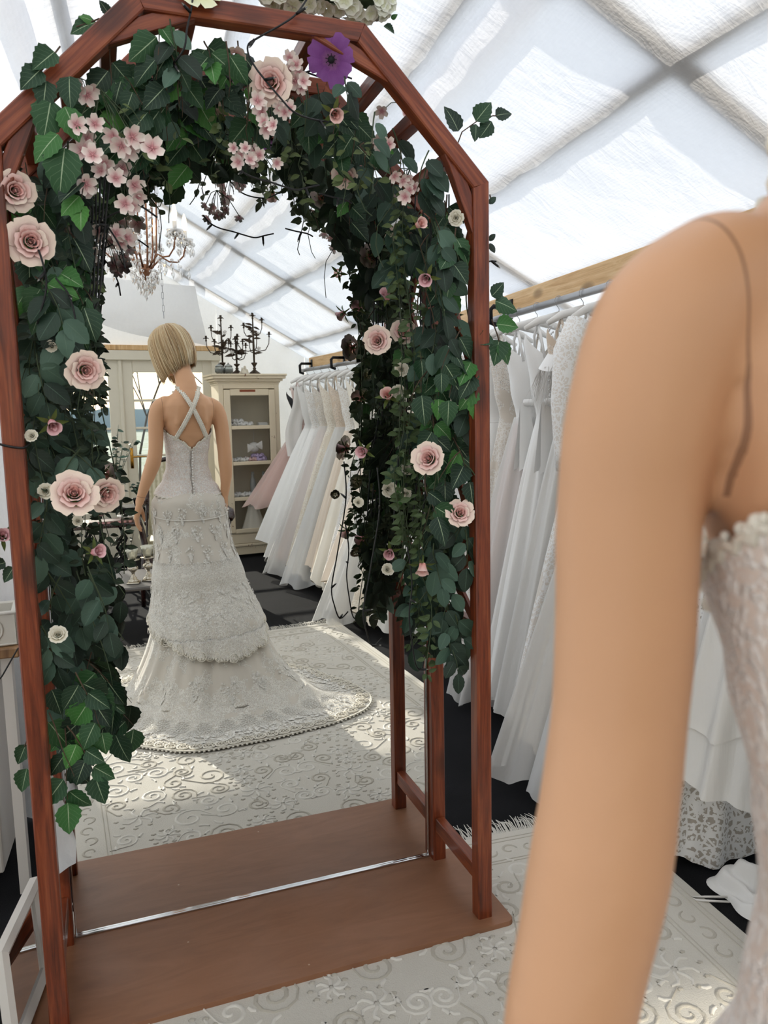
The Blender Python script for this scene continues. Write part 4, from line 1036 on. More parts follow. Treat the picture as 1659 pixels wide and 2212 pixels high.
PM = {'p1': petal_mesh(.09, .04, .60, 1.3, .03, .01, 1).mesh('petal'), 'p2': petal_mesh(.17, .07, .60, 1.05, .05, .02, 2).mesh('petal'), 'p3': petal_mesh(.26, .13, .57, .92, .10, .04, 5).mesh('petal'), 'p4': petal_mesh(.35, .25, .50, .82, .17, .07, 6).mesh('petal'), 'p5': petal_mesh(.43, .44, .36, .76, .22, .10, 3).mesh('petal'), 'bud': petal_mesh(.16, .14, 1.0, 1.3, .06, .03, 4).mesh('petal')}
PMp = {}
def pm(kind, mat):
    k = (kind, mat.name)
    if k not in PMp:
        m = PM[kind].copy(); m.materials.clear(); m.materials.append(mat); PMp[k] = m
    return PMp[k]
core = MB(); vs = []; fs = []
for i in range(40):
    f = i/39; a = f*2.6*6.283; r = .012+.075*f; vs += [(r*math.cos(a), r*math.sin(a), .12), (r*math.cos(a), r*math.sin(a), .57-.03*f)]
    if i: fs.append((2*i-2, 2*i, 2*i+1, 2*i-1))
core.add(vs, fs, [(0, .2 if j % 2 == 0 else .9) for j in range(len(vs))]); CORE = core.mesh('core')
cal = MB()
for k in range(5):
    a = k*1.2566; lf = leaf_mesh(.62, .2, 'vine', .2, .35, 0, k, 5); cal.add(lf.v, lf.f, lf.uv, RZ(a) @ TR(0, .06, -.02) @ RX(RAD(28)))
cal.tube([(0, 0, -.45), (0, 0, -.12), (0, 0, 0)], [.035, .05, .12], 6); CALYX = cal.mesh('calyx'); CALYX.materials.append(M_SEPAL)
def look_matrix(p, d, s, roll=0):
    z = Vector(d).normalized(); x = Vector((0, 0, 1)).cross(z)
    if x.length < 1e-3: x = Vector((1, 0, 0))
    x.normalize(); y = z.cross(x); M = Matrix((x*s, y*s, z*s)).transposed().to_4x4(); M.translation = Vector(p); return M @ RZ(roll)
def rose(u, v, Y, px, label, facing=(0, 0), kind='open', mats=None, group='roses in the arch garland', seed=0):
    rnd = random.Random(seed+int(u)*7+int(v)); p = at_pixel(u, v, Y); R = px/F_PX*(p-CAM_LOC).dot(FWD)/2
    toc = (CAM_LOC-p).normalized(); d = toc+RGT*facing[0]+Vector((0, 0, 1))*facing[1]
    o = thing('rose' if kind != 'bud' else 'rosebud', label, 'rose', (0, 0, 0), 0, group, room=False)
    o.matrix_world = look_matrix(p-d.normalized()*R*.25, d, R*1.08, rnd.uniform(0, 6))
    mi, mm, mo = mats or (P_IN, P_MID, P_OUT)
    if kind == 'bud':
        for k in range(3): ob('petal', pm('p2', mi), None, o, RZ(k*2.09) @ SCL(.9, .9, 1.5))
        for k in range(4): ob('petal', pm('bud', mm), None, o, RZ(k*1.57+.4) @ SCL(1.7+rnd.uniform(-.1, .15), 1.7, 1.0))
        ob('calyx', CALYX, None, o, SCL(1.7)); return o
    c_ = CORE.copy(); c_.materials.clear(); c_.materials.append(mi); ob('petal_core', c_, None, o)
    for kk, nn, mt, sc in (('p1', 3, mi, 1), ('p2', 4, mi, 1), ('p3', 5, mm, 1), ('p4', 5, mm, 1), ('p5', 6, mo, 1.05)):
        a0 = rnd.uniform(0, 6)
        for k in range(nn): ob('petal', pm(kk, mt if (k or kk != 'p4') else mo), None, o, RZ(a0+k*6.2832/nn+rnd.uniform(-.15, .15)) @ RY(rnd.uniform(-.05, .10)) @ SCL(sc*rnd.uniform(.94, 1.08), sc, sc*rnd.uniform(.9, 1.05)))
    ob('calyx', CALYX, None, o, SCL(1.1)); return o
PNK = (P_PINK, P_PINK, P_PINK)
rose(33, 412, -.325, 84, 'pale pink rose half hidden by the left post, highest on that side', (.35, .1))
rose(66, 522, -.325, 96, 'large pink rose beside the left post, under the half hidden one', (.15, .1))
rose(185, 800, -.36, 80, 'full pink rose standing out in front of the door pane', (.3, -.05))
rose(113, 916, -.355, 58, 'small pink rose turned downwards right of the highest white rose on the left', (.3, -.7), 'bud', PNK)
rose(160, 1066, -.36, 92, 'large open blush rose with cream edges on the lower left garland', (.1, .3))
rose(230, 1068, -.33, 74, 'blush rose seen from behind next to the large open one', (.6, -.5))
rose(206, 1192, -.36, 52, 'pink rosebud lying sideways above the round table', (1.5, .35), 'bud', PNK)
rose(140, 640, -.2, 50, 'shadowed pale pink rose among the black cables', (.3, -.6), 'bud')
rose(585, 178, -.31, 86, 'large pink rose with a yellow edge beside the purple anemone', (-.1, .15))
rose(508, 126, -.24, 44, 'dusky pink rose deep under the top beam', (.2, -.5))
rose(450, 240, -.12, 56, 'dull brownish rose seen from behind under the top beam', (.2, -.9))
rose(722, 245, -.35, 54, 'pale pink rose under the purple anemone', (.4, -.4), 'bud')
rose(745, 380, -.13, 52, 'peach rose at the inner bend of the arch', (-.1, -.3))
rose(862, 517, -.13, 56, 'peach rose high on the right garland', (.1, .1))
rose(905, 485, -.345, 44, 'cream and pink rose above the peach rose', (.7, .4), 'bud')
rose(922, 600, -.355, 50, 'small pink rose under the peach rose on the right', (-.3, -.4), 'bud', PNK)
rose(836, 640, -.13, 46, 'upright pink rosebud near the ceiling on the right garland', (-.3, 1.0), 'bud', PNK)
rose(815, 736, -.13, 58, 'apricot rose at the inner edge of the right garland', (-.2, .1))
rose(872, 716, -.13, 56, 'yellow tipped pink rose beside the apricot one', (.2, .5))
rose(838, 855, -.13, 48, 'dusty pink rose in the shade of the right garland', (-.2, .5), 'bud')
rose(925, 990, -.36, 70, 'large pink and cream rose half way down the right garland', (-.35, .2))
rose(786, 975, -.1, 44, 'small salmon rose against the hanging gowns', (-.6, -.2), 'bud', PNK)
rose(994, 1108, -.33, 58, 'pale rose tucked behind the right front post', (.2, .3))
rose(1000, 1015, -.25, 42, 'pale pink rose peeping out beside the right post', (.4, .2), 'bud')
rose(913, 1224, -.33, 50, 'closed pale pink rosebud pointing down at the bottom of the right garland', (-.1, -1.6), 'bud')
rose(842, 1193, -.13, 42, 'mauve rosebud left of the closed bud', (-.2, -.5), 'bud', PNK)
rose(6, 1160, -.2, 50, 'pink rosebud at the far left outside the post', (.2, .4), 'bud', PNK)
def small_rose(u, v, Y, px, label):
    o = rose(u, v, Y, px, label, (random.Random(int(u+v)).uniform(-.4, .4), random.Random(int(u)).uniform(-.2, .5)), 'open', (P_CREAM, P_CREAM, P_CREAM), 'small cream roses'); o.name = 'spray_rose'
for u, v, Y, px, lab in [(985, 471, -.33, 32, 'small cream rose near the top of the right post'), (868, 798, -.15, 28, 'small cream rose under the apricot rose'), (840, 1057, -.15, 32, 'small yellow-cream rose in front of the gowns'), (877, 1067, -.15, 24, 'tiny cream rose right of the yellow-cream one'),
    (98, 1061, -.32, 32, 'small beige rose left of the large blush rose'), (125, 1370, -.33, 38, 'white rose at the bottom of the left garland'), (112, 748, -.3, 26, 'small white rose above the full pink rose'), (68, 941, -.33, 26, 'small white rose hard against the left post'), (985, 866, -.31, 24, 'small white rose beside the right post, above the large pink and cream rose'),
    (860, 845, -.15, 28, 'cream rose in the shade by the dusty pink rose'), (880, 1014, -.15, 26, 'greenish cream rose left of the large pink and cream rose'), (838, 1230, -.15, 26, 'small white rose low on the right garland'), (168, 1125, -.3, 22, 'tiny white rosebud under the large blush rose'), (128, 490, -.2, 34, 'cream rose right of the large pink rose'), (775, 1085, -.12, 22, 'tiny cream rose hanging over the gowns')]:
    small_rose(u, v, Y, px, lab)
# ---- blossom
bl = MB()
for k in range(5):
    lf = MB().grid(lambda u, v: ((u-.5)*.78*math.sin(math.pi*min(1, .10+.68*v)), .06+v*.94, .34*v*v+.35*abs(u-.5)**1.5), 4, 4); bl.add(lf.v, lf.f, lf.uv, RZ(k*1.2566))
bl.ball((0, 0, .08), .1, 6, 4); BLOS = bl.mesh('blossom'); BLOS.materials.append(P_BLOS)
b4 = MB()
for k in range(4):
    lf = MB().grid(lambda u, v: ((u-.5)*1.3*math.sin(math.pi*min(1, .2+.6*v)), .06+v*.9, .1*v+.22*abs(u-.5)), 3, 3); b4.add(lf.v, lf.f, lf.uv, RZ(k*1.5708))
B4 = b4.mesh('floret'); B4.materials.append(P_WHITE)
def blossom(label, pxs, Y, size, seed, stem_to):
    rnd = random.Random(seed); c = at_pixel(stem_to[0], stem_to[1], Y+.03); o = thing('blossom_spray', label, 'blossom', c, 0, 'blossom sprays in the garland', room=False); st = MB()
    for u, v in pxs:
        p = at_pixel(u, v, Y+rnd.uniform(-.02, .02))-c; d = (CAM_LOC-c).normalized()+Vector((rnd.uniform(-.6, .6), 0, rnd.uniform(-.7, .5)))
        R = size/F_PX*1.75/2*rnd.uniform(.8, 1.15); ob('blossom', BLOS, None, o, look_matrix(p, d, R, rnd.uniform(0, 6)))
        st.tube([Vector((0, 0, 0)), p*.5+Vector((0, .01, .012)), p+Vector((0, .008, 0))], .0012, 4, cap=False)
    st.build('stalks', M_STEM, o)
blossom('pink and white blossom spray below the leaves at the upper left', [(165, 270), (205, 268), (190, 300), (180, 325), (200, 335), (245, 295), (262, 315), (285, 295), (298, 305), (275, 322), (328, 320)], -.34, 44, 1, (215, 190))
blossom('single pink blossom spray on the left diagonal beam', [(195, 195), (188, 205), (168, 190)], -.34, 40, 2, (175, 170))
blossom('cream blossom spray hanging over the chandelier', [(225, 355), (218, 368), (265, 365), (250, 385), (195, 408), (185, 398), (290, 400), (298, 425), (285, 445), (270, 440)], -.31, 40, 3, (235, 310))
blossom('faded blossom spray in front of the chandelier arms', [(215, 500), (250, 505), (262, 525), (275, 515), (192, 550), (160, 505), (178, 560)], -.2, 38, 4, (230, 450))
blossom('white and pink blossom spray under the large top rose', [(556, 218), (565, 240), (605, 235), (615, 242), (570, 262), (590, 270), (575, 278), (625, 235)], -.32, 34, 5, (588, 215))
blossom('pale lilac blossom spray beside the purple anemone', [(628, 150), (645, 160), (655, 175), (638, 175), (625, 125), (650, 190), (640, 140)], -.31, 34, 6, (640, 155))
blossom('pink blossom spray at the lower edge of the top garland', [(505, 320), (520, 335), (515, 350), (540, 345), (550, 325), (530, 320), (548, 352), (598, 352), (560, 335)], -.26, 30, 7, (525, 300))
blossom('bright pink blossom spray on the upper right bend', [(852, 380), (870, 390), (880, 388), (885, 410), (875, 425), (895, 405)], -.31, 30, 8, (885, 365))
blossom('white blossom pair under the right diagonal beam', [(820, 305), (832, 315), (840, 312), (826, 320)], -.3, 34, 9, (830, 290))
blossom('pink blossoms under the left end of the top beam', [(310, 72), (303, 80), (338, 60)], -.3, 34, 10, (330, 70))
blossom('pale blossom tuft near the right diagonal rails', [(880, 210), (888, 225), (825, 240), (875, 245)], -.2, 30, 11, (870, 220))
# purple anemone
p = at_pixel(716, 128, -.31); an = thing('anemone', 'large purple anemone with a black centre under the top beam', 'flower', p, 0, room=False)
an.matrix_world = look_matrix(p, (CAM_LOC-p).normalized()+Vector((-.1, 0, -.15)), .048)
ap = petal_mesh(.1, .95, .28, .55, .1, .12, 6).mesh('petal'); ap.materials.append(P_PURP)
for k in range(8): ob('petal', ap, None, an, RZ(k*.785+.2) @ SCL(1+.12*math.sin(k*2.3)))
ce = MB(); ce.ball((0, 0, .16), .17, 10, 8)
for k in range(26):
    a = k*.7; ce.tube([(0, 0, .1), (.25*math.cos(a), .25*math.sin(a), .24)], .012, 3); ce.ball((.25*math.cos(a), .25*math.sin(a), .25), .03, 4, 3)
ce.build('dark_centre', plain('black_stamens', srgb(18, 16, 20), .7), an)
# white lilac heads lying on the top beam, cream flower beside them
def lilac(u0, u1, v, label, n, seed, Y=-.27):
    rnd = random.Random(seed); c = at_pixel((u0+u1)/2, v, Y); hw = (u1-u0)/2/F_PX*1.95; o = thing('lilac_head', label, 'flower', c, 0, 'white lilac heads on the top beam', room=False)
    for k in range(n):
        f = rnd.uniform(-1, 1); a = rnd.uniform(0, 6.28); r = .05*(1-.45*f*f)*rnd.uniform(.75, 1); p = Vector((f*hw, r*math.cos(a), r*math.sin(a)*.8))
        ob('floret', B4, None, o, look_matrix(p, Vector((f*.5, math.cos(a), math.sin(a)))+Vector((0, -.4, 0)), rnd.uniform(.014, .021), rnd.uniform(0, 6)))
    MB().tube([(-hw, 0, 0), (hw, 0, 0)], .012, 6).build('stalk', M_STEM, o)
lilac(690, 836, 2, 'large white lilac head on the right end of the top beam', 110, 1); lilac(575, 690, -14, 'white lilac head on the middle of the top beam', 70, 2)
p = at_pixel(430, -14, -.345); cf = thing('cream_flower', 'pale yellow-green flower drooping over the top beam', 'flower', p, 0, room=False); cf.matrix_world = look_matrix(p, Vector((0, -1, .5)), .042)
cp = petal_mesh(.06, 1.0, .1, .6, .05, .05, 8).mesh('petal'); cp.materials.append(petal_mat('cream_flower_petal', srgb(190, 196, 110), srgb(226, 228, 176), srgb(238, 238, 204)))
for k in range(6): ob('petal', cp, None, cf, RZ(k*1.047))
# ---- black string lights threaded through the garland
M_CABLE = plain('black_cable', srgb(12, 12, 13), .45); M_LED = plain('clear_led', srgb(200, 200, 190), .1, trans=.6)
sl_ = thing('string_lights', 'black cable of small unlit string lights wound through the garland', 'string lights', (0, 0, 0), room=False)
def cable(pxs, Y, pins=1, seed=1, r=.0022):
    rnd = random.Random(seed); ys = Y if hasattr(Y, '__len__') else [Y]*len(pxs); P = [at_pixel(u, v, y) for (u, v), y in zip(pxs, ys)]; Q = []
    for i in range(len(P)-1):
        p0, p1, p2, p3 = P[max(i-1, 0)], P[i], P[i+1], P[min(i+2, len(P)-1)]
        for k in range(6):
            u = k/6; Q.append(.5*((2*p1)+(p2-p0)*u+(2*p0-5*p1+4*p2-p3)*u*u+(3*p1-p0-3*p2+p3)*u**3))
    Q.append(P[-1]); c = MB().tube(Q, r, 5).build('cable', M_CABLE, sl_)
    for k in range(pins):
        i = int((k+.5)/pins*(len(Q)-1)); d = Vector((rnd.uniform(-.6, .6), -.5, rnd.uniform(-1, .3))).normalized(); b = MB().tube([Q[i], Q[i]+d*.012, Q[i]+d*.024], [.0034, .0034, .0028], 6).build('bulb_socket', M_CABLE, sl_)
        MB().tube([Q[i]+d*.024, Q[i]+d*.030], [.0022, .001], 5).build('led', M_LED, b)
cable([(418, -20), (413, 20), (404, 60), (396, 108), (360, 150), (320, 180)], [-.36, -.362, -.36, -.355, -.32, -.28], 2, 1)
cable([(668, -10), (640, 30), (605, 55), (560, 80), (535, 100), (548, 140), (600, 205), (640, 245), (700, 262), (735, 255)], [-.36, -.362, -.362, -.35, -.345, -.34, -.345, -.345, -.34, -.32], 4, 2)
cable([(500, 345), (520, 368), (545, 382), (580, 392), (610, 402), (640, 410), (665, 405), (690, 400)], -.27, 3, 3)
cable([(690, 418), (715, 425), (745, 432), (760, 440)], -.2, 1, 4)
for k in range(9):
    cable([(150+k*11, 380), (172+k*7, 470), (150+k*9, 560), (158+k*7, 640), (140+k*6, 720), (120+k*8, 830)], [-.14-.012*k]*6, 2, 10+k)
cable([(210, 480), (262, 455), (300, 445), (340, 470)], -.18, 1, 30); cable([(215, 470), (240, 500), (262, 540), (270, 580)], -.22, 2, 31); cable([(70, 510), (90, 560), (100, 620), (80, 700)], -.325, 1, 32); cable([(120, 600), (150, 640), (165, 700)], -.33, 1, 33)
cable([(-10, 957), (10, 962), (30, 966), (52, 967), (62, 958)], [-.352, -.352, -.352, -.350, -.31], 0, 34, .0028)
cable([(880, 1180), (890, 1260), (884, 1330), (892, 1400), (900, 1440), (912, 1444), (916, 1415)], -.28, 2, 35); cable([(815, 1010), (820, 1100), (800, 1230), (785, 1320), (792, 1365), (805, 1395), (825, 1378)], -.16, 3, 36)
for k in range(6): cable([(880+k*18, 420), (870+k*20, 560), (865+k*22, 700), (880+k*18, 860), (860+k*22, 1000), (850+k*20, 1140)], [-.12-.02*k]*6, 2, 40+k)
for k in range(5): cable([(330+k*60, 150+10*(k % 2)), (390+k*60, 165), (450+k*60, 150), (520+k*60, 170)], [-.2-.02*k]*4, 2, 60+k)
cable([(1050, 566), (1062, 564), (1072, 565)], -.3, 1, 70)
# ------------------------------------------------------------------ clothes rails and the hanging gowns
def tint_mat(name, kind):
    t = NT(name); oi = t.n('ShaderNodeObjectInfo'); col = oi.outputs['Color']; co = t.coord('Object')
    if kind == 'satin':
        return t.done(t.bsdf(col, .38, 0, t.bump(t.noise(t.coord('Object', (6, 6, 1)), 3, 3), .2, .01), spec=.45, sheen=.2))
    if kind == 'tulle':
        b = t.bsdf(col, .8, 0, t.bump(t.noise(t.coord('Object', (14, 14, 1)), 3, 3), .35, .01), sheen=.4); tr = t.n('ShaderNodeBsdfTransparent'); mx = t.n('ShaderNodeMixShader')
        mx.inputs[0].default_value = .55; t.l(tr.outputs[0], mx.inputs[1]); t.l(b, mx.inputs[2]); return t.done(mx.outputs[0])
    if kind == 'chiffon':
        tl = t.n('ShaderNodeBsdfTranslucent'); t.l(col, tl.inputs[0]); mx = t.n('ShaderNodeMixShader'); mx.inputs[0].default_value = .3
        t.l(t.bsdf(col, .75, 0, t.bump(t.noise(t.coord('Object', (16, 16, 1)), 3, 3), .3, .01), sheen=.3), mx.inputs[1]); t.l(tl.outputs[0], mx.inputs[2]); return t.done(mx.outputs[0])
    sc = {'lace': 46, 'bead': 60, 'macrame': 42}[kind]
    e1 = t.voro(co, sc, 'DISTANCE_TO_EDGE'); v2 = t.voro(co, sc*2.4); v3 = t.voro(co, sc*.36)
    pet = t.math('LESS_THAN', t.math('ABSOLUTE', t.math('SUBTRACT', t.math('FRACT', t.math('MULTIPLY', v3, 4.0)), .5)), .24)
    patch = t.math('GREATER_THAN', t.noise(co, sc*.16, 3, .6), .40 if kind == 'lace' else (.46 if kind == 'bead' else .2))
    f = t.math('MULTIPLY', t.math('MAXIMUM', t.math('LESS_THAN', v2, .34), t.math('MAXIMUM', t.math('MULTIPLY', pet, t.math('LESS_THAN', v2, .55)), t.math('LESS_THAN', e1, .07 if kind != 'macrame' else .13))), patch)
    dk = t.mix(1.0, col, srgb(238, 232, 225) if kind != 'macrame' else srgb(188, 180, 170), 'MULTIPLY')
    c = t.mix(f, dk, col); h = t.math('MULTIPLY', f, 1.0)
    if kind == 'bead':
        spk = t.math('LESS_THAN', t.voro(co, 150), .25); m_ = t.math('MULTIPLY', spk, patch)
        return t.done(t.bsdf(t.mix(t.math('MULTIPLY', m_, .7), c, (1, .98, .95, 1)), t.math('SUBTRACT', .6, t.math('MULTIPLY', m_, .45)), t.math('MULTIPLY', m_, .6), t.bump(t.math('ADD', h, m_), .8, .004)))
    return t.done(t.bsdf(c, .7, 0, t.bump(h, .7, .004), sheen=.2))
GM = {k: tint_mat('gown_'+k, k) for k in ('satin', 'tulle', 'chiffon', 'lace', 'bead', 'macrame')}
WHITE, IVORY, BLUSH, CHAMP, ICE, PEARL = srgb(250, 248, 244), srgb(249, 242, 228), srgb(240, 212, 202), srgb(236, 220, 202), srgb(243, 243, 242), srgb(236, 230, 221)
M_PAD = plain('padded_satin', srgb(236, 232, 226), .45, bump=.2, bscale=60)
def gown(loc, top, hem, label, cols, kinds, seed, flare=.30, depth=.10, swing=-.10, extra=(), group='bridal gowns on the rails', rz=0, shoulder=.17, folds=11):
    rnd = random.Random(seed); g = thing('hanging_gown', label, 'gown', (loc[0], loc[1], 0), rz, group)
    waist = top-.40; ph = rnd.uniform(0, 6)
    def body_w(z): return smooth_interp(z, [waist, waist+.14, top-.05, top], [.105, .135, shoulder, shoulder*.82])
    def ring(a, z):
        ca, sa = math.cos(a), math.sin(a)
        if z >= waist: w, d = body_w(z), smooth_interp(z, [waist, waist+.2, top], [.05, .065, .03]); return Vector((w*ca, d*sa, z))
        u = (waist-z)/max(.01, waist-hem); w = .105+(flare-.105)*u**.85; d = .05+(depth-.05)*u**.6; k = (math.sin(a*folds+ph+.8*math.sin(a*2+ph))+.5*math.sin(a*round(folds*1.7)+ph*2+u*1.5))*(.004+.017*u)*min(1, u*5)
        return Vector((swing*u**1.1+ca*(w+k), sa*(d+k*.55), z))
    def cut(a): return top-.10-.05*abs(math.sin(a))+.07*abs(math.cos(a))**3
    b = MB().grid(lambda u, v: ring(u*6.2832, lerp(waist-.02, cut(u*6.2832), v))*1.0, 40, 12, wrap=True).build('bodice', GM[kinds[0]], g); b.color = cols[0]
    hw = lambda a: hem+.012*math.sin(a*5+ph)+.10*max(0, -math.cos(a))**4+.06*max(0, math.cos(a))**4
    n = 110
    sk = MB().grid(lambda u, v: ring(u*6.2832, lerp(waist, hw(u*6.2832), v)), n, 26, wrap=True).build('skirt', GM[kinds[1]], g); sk.color = cols[1]
    for ss in (-1, 1):
        st = MB(); st.tube([(ss*shoulder*.55, .045, top-.14), (ss*shoulder*.62, .03, top-.04), (ss*shoulder*.6, 0, top+.005), (ss*shoulder*.62, -.03, top-.04), (ss*shoulder*.55, -.045, top-.14)], .007, 5); o = st.build('shoulder_strap', GM[kinds[0]], g); o.color = cols[0]
    if 'overlay' in extra:
        def ov(u, v):
            p = ring(u*6.2832, lerp(waist+.005, hem-.02 if hem > .05 else hem+.01, v)); q = Vector((p.x-swing*((waist-p.z)/(waist-hem))**1.1 if p.z < waist else p.x, p.y, 0)); k = 1.10+.10*v
            return Vector((p.x+q.x*(k-1), p.y*k, p.z+.02*math.sin(u*44)*v))
        o = MB().grid(ov, n, 22, wrap=True).build('tulle_overlay', GM['tulle'], g); o.color = cols[2] if len(cols) > 2 else cols[1]
    if 'tiers' in extra:
        for q, (z1, kk) in enumerate(((lerp(waist, hem, .45), 1.06), (lerp(waist, hem, .8), 1.04))):
            o = MB().grid(lambda u, v: (lambda p: Vector((p.x*kk+(1-kk)*swing*.5, p.y*kk, p.z+.015*math.sin(u*6.2832*6+q)*v)))(ring(u*6.2832, lerp(waist+.01, z1, v))), n, 16, wrap=True).build('chiffon_tier', GM['chiffon'], g); o.color = cols[1]
    if 'sleeves' in extra:
        for ss in (-1, 1):
            o = MB(); o.tube([(ss*shoulder*.8, 0, top-.03), (ss*(shoulder+.015), -.004, top-.14), (ss*(shoulder+.035), -.01, top-.34), (ss*(shoulder+.03), -.014, top-.52), (ss*(shoulder+.02), -.016, top-.60)], [.05, .058, .052, .045, .047], 14); o = o.build('lace_sleeve', GM['lace'], g); o.color = cols[0]
    if 'capelet' in extra:
        o = MB().grid(lambda u, v: (lambda a: Vector((math.cos(a)*(.09+.11*v), math.sin(a)*(.04+.05*v), top-.04-.16*v+.01*math.sin(a*3))))(u*6.2832), 40, 8, wrap=True).build('satin_capelet', GM['satin'], g); o.color = WHITE
        fe = MB()
        for k in range(150):
            a = rnd.uniform(0, 6.28); p = Vector((math.cos(a)*.19, math.sin(a)*.085, top-.19)); d = Vector((math.cos(a)*.05+rnd.uniform(-.03, .03), math.sin(a)*.04+rnd.uniform(-.03, .03), -rnd.uniform(.1, .22))); fe.tube([p, p+d*.5+Vector((rnd.uniform(-.01, .01), 0, .01)), p+d], [.0016, .0012, .0004], 3, cap=False)
        fe.build('feather_trim', M_PAD, g)['kind'] = 'stuff'
    if 'bow' in extra:
        for ss in (-1, 1):
            o = MB().grid(lambda u, v: Vector((-.10+(u-.5)*.05*(1+v), -.075-.01*v+ss*.03*v, waist+.06-.30*v+.012*math.sin(u*6))), 8, 8).build('sash_end', GM['satin'], g); o.color = cols[0]
        o = MB().tube([(-.105, -.07, waist+.07), (-.04, -.085, waist+.07), (.04, -.085, waist+.07), (.10, -.06, waist+.07)], [.016, .018, .018, .016], 8).build('sash', GM['satin'], g); o.color = cols[0]
    if 'crystals' in extra:
        o = MB()
        for k in range(60):
            z = lerp(waist+.02, top, k/59); o.ball((-.07+.012*math.sin(k*1.9), -.062+.02*max(0, (z-top+.1)*4), z), .005, 5, 4)
        o.build('crystal_trim', M_CHROME, g)
    if 'drape' in extra:
        o = MB().grid(lambda u, v: Vector((-.13-.05*v+(u-.5)*.10*(1+v*.8)+.02*math.sin(v*7), -.06-.05*math.sin(math.pi*v)+.01*math.sin(u*9), top-.05-.62*v)), 14, 18).build('draped_veil', GM['chiffon'], g); o.color = cols[0]
    h = thing('clothes_hanger', 'hanger of the '+label, 'hanger', (loc[0], loc[1], 0), rz, 'hangers on the rails')
    rz_ = loc[2]; bar = MB(); bar.tube([(-.165, 0, top-.012), (-.10, 0, top+.022), (0, 0, top+.045), (.10, 0, top+.022), (.165, 0, top-.012)], [.010, .017, .02, .017, .010], 8); bar.build('padded_bar', M_PAD, h)
    hk = MB(); hk.tube([(0, 0, top+.05), (0, 0, rz_-.035), (-.006, 0, rz_-.028)]+[(.021*math.cos(RAD(a)), 0, rz_+.021*math.sin(RAD(a))) for a in range(215, -20, -25)], .0016, 5); hk.build('wire_hook', M_STEEL, h)
    return g
ORD = ['first', 'second', 'third', 'fourth', 'fifth', 'sixth', 'seventh', 'eighth', 'ninth', 'tenth', 'eleventh', 'twelfth', 'thirteenth', 'fourteenth', 'fifteenth', 'sixteenth', 'seventeenth', 'eighteenth']
def rail_set(x, z, y0, y1, label, brackets, seed):
    r = thing('clothes_rail', label, 'clothes rail', (x, 0, 0)); MB().tube([(0, y0, z), (0, y1, z)], .0165, 12).build('steel_tube', M_STEEL, r)
    for y in brackets:
        b = MB(); b.tube([(.0, y, z-.03), (-.034, y, z-.02), (-.036, y, z+.045), (-.02, y, z+.062), (.075, y, z+.062)], .013, 6); b.box((.078, y, z+.05), (.006, .05, .10)); b.build('black_bracket', M_BLACKMETAL, r)
rail_set(1.50, 1.885, -1.45, 2.45, 'steel clothes rail nearest the arch, crowded with gowns', (-1.2, .2, 1.62), 1)
rail_set(1.72, 1.775, -4.98, -2.05, 'steel clothes rail by the cream cabinet with three black brackets', (-4.92, -4.05, -3.25, -2.3), 2)
struct(MB().box((0, 0, 0), (.04, .10, 3.96), None, .003).build('trim_1', M_PINE, None, False, ROOMM @ TR(1.60, .5, 1.965) @ RX(RAD(90)))); struct(MB().box((0, 0, 0), (.04, .10, 3.0), None, .003).build('trim_2', M_PINE, None, False, ROOMM @ TR(1.82, -3.5, 1.845) @ RX(RAD(90))))

NEAR = [  # counted from the tent's back wall
 ('plain ivory satin gown', (IVORY, IVORY), ('satin', 'satin'), dict(flare=.36)),
 ('white tulle gown with a plain bodice', (WHITE, WHITE), ('satin', 'chiffon'), dict(extra=('overlay',))),
 ('champagne gown with a beaded bodice', (PEARL, CHAMP), ('bead', 'satin'), dict(flare=.27)),
 ('white chiffon gown with a lace bodice', (WHITE, WHITE), ('lace', 'chiffon'), dict(flare=.34)),
 ('smooth white satin gown', (WHITE, WHITE), ('satin', 'satin'), dict(flare=.32)),
 ('grey-beige beaded lace gown', (PEARL, PEARL), ('bead', 'lace'), dict(flare=.24)),
 ('blush satin gown with a hanging sash', (WHITE, BLUSH, WHITE), ('satin', 'satin'), dict(extra=('bow', 'overlay'), flare=.30)),
 ('white halter satin gown with a crystal strap', (WHITE, WHITE), ('satin', 'satin'), dict(extra=('crystals', 'bow'), flare=.30)),
 ('white gown under a satin capelet with feathers', (CHAMP, WHITE), ('bead', 'chiffon'), dict(extra=('capelet',), flare=.33)),
 ('white gown with long lace sleeves', (WHITE, WHITE), ('lace', 'lace'), dict(extra=('sleeves',), flare=.36)),
 ('ivory lace gown with an embroidered tulle hem', (IVORY, IVORY, WHITE), ('lace', 'lace'), dict(extra=('overlay',), flare=.42)),
 ('white tulle gown with a full overlay', (WHITE, WHITE, ICE), ('lace', 'chiffon'), dict(extra=('overlay',), flare=.38)),
 ('cool white chiffon gown with sheer under-layers', (ICE, ICE, ICE), ('satin', 'chiffon'), dict(extra=('overlay',), flare=.36)),
 ('white chiffon gown with two rolled-hem tiers', (WHITE, WHITE), ('lace', 'chiffon'), dict(extra=('tiers',), flare=.31)),
 ('heavy crochet lace gown reaching the floor', (IVORY, WHITE), ('macrame', 'macrame'), dict(flare=.31)),
 ('pearl coloured beaded gown', (PEARL, PEARL), ('bead', 'bead'), dict(flare=.30)),
 ('ivory gown with lace skirt', (IVORY, IVORY), ('satin', 'lace'), dict(flare=.32))]
ny = [2.28, 2.10, 1.92, 1.73, 1.54, 1.36, 1.18, .98, .78, .58, .38, .19, .02, -.36, -.16, -.72, -1.05]
hems = [.08, .05, .12, .06, .05, .16, .04, .05, .04, .10, .08, .03, .04, .28, .02, .06, .06]
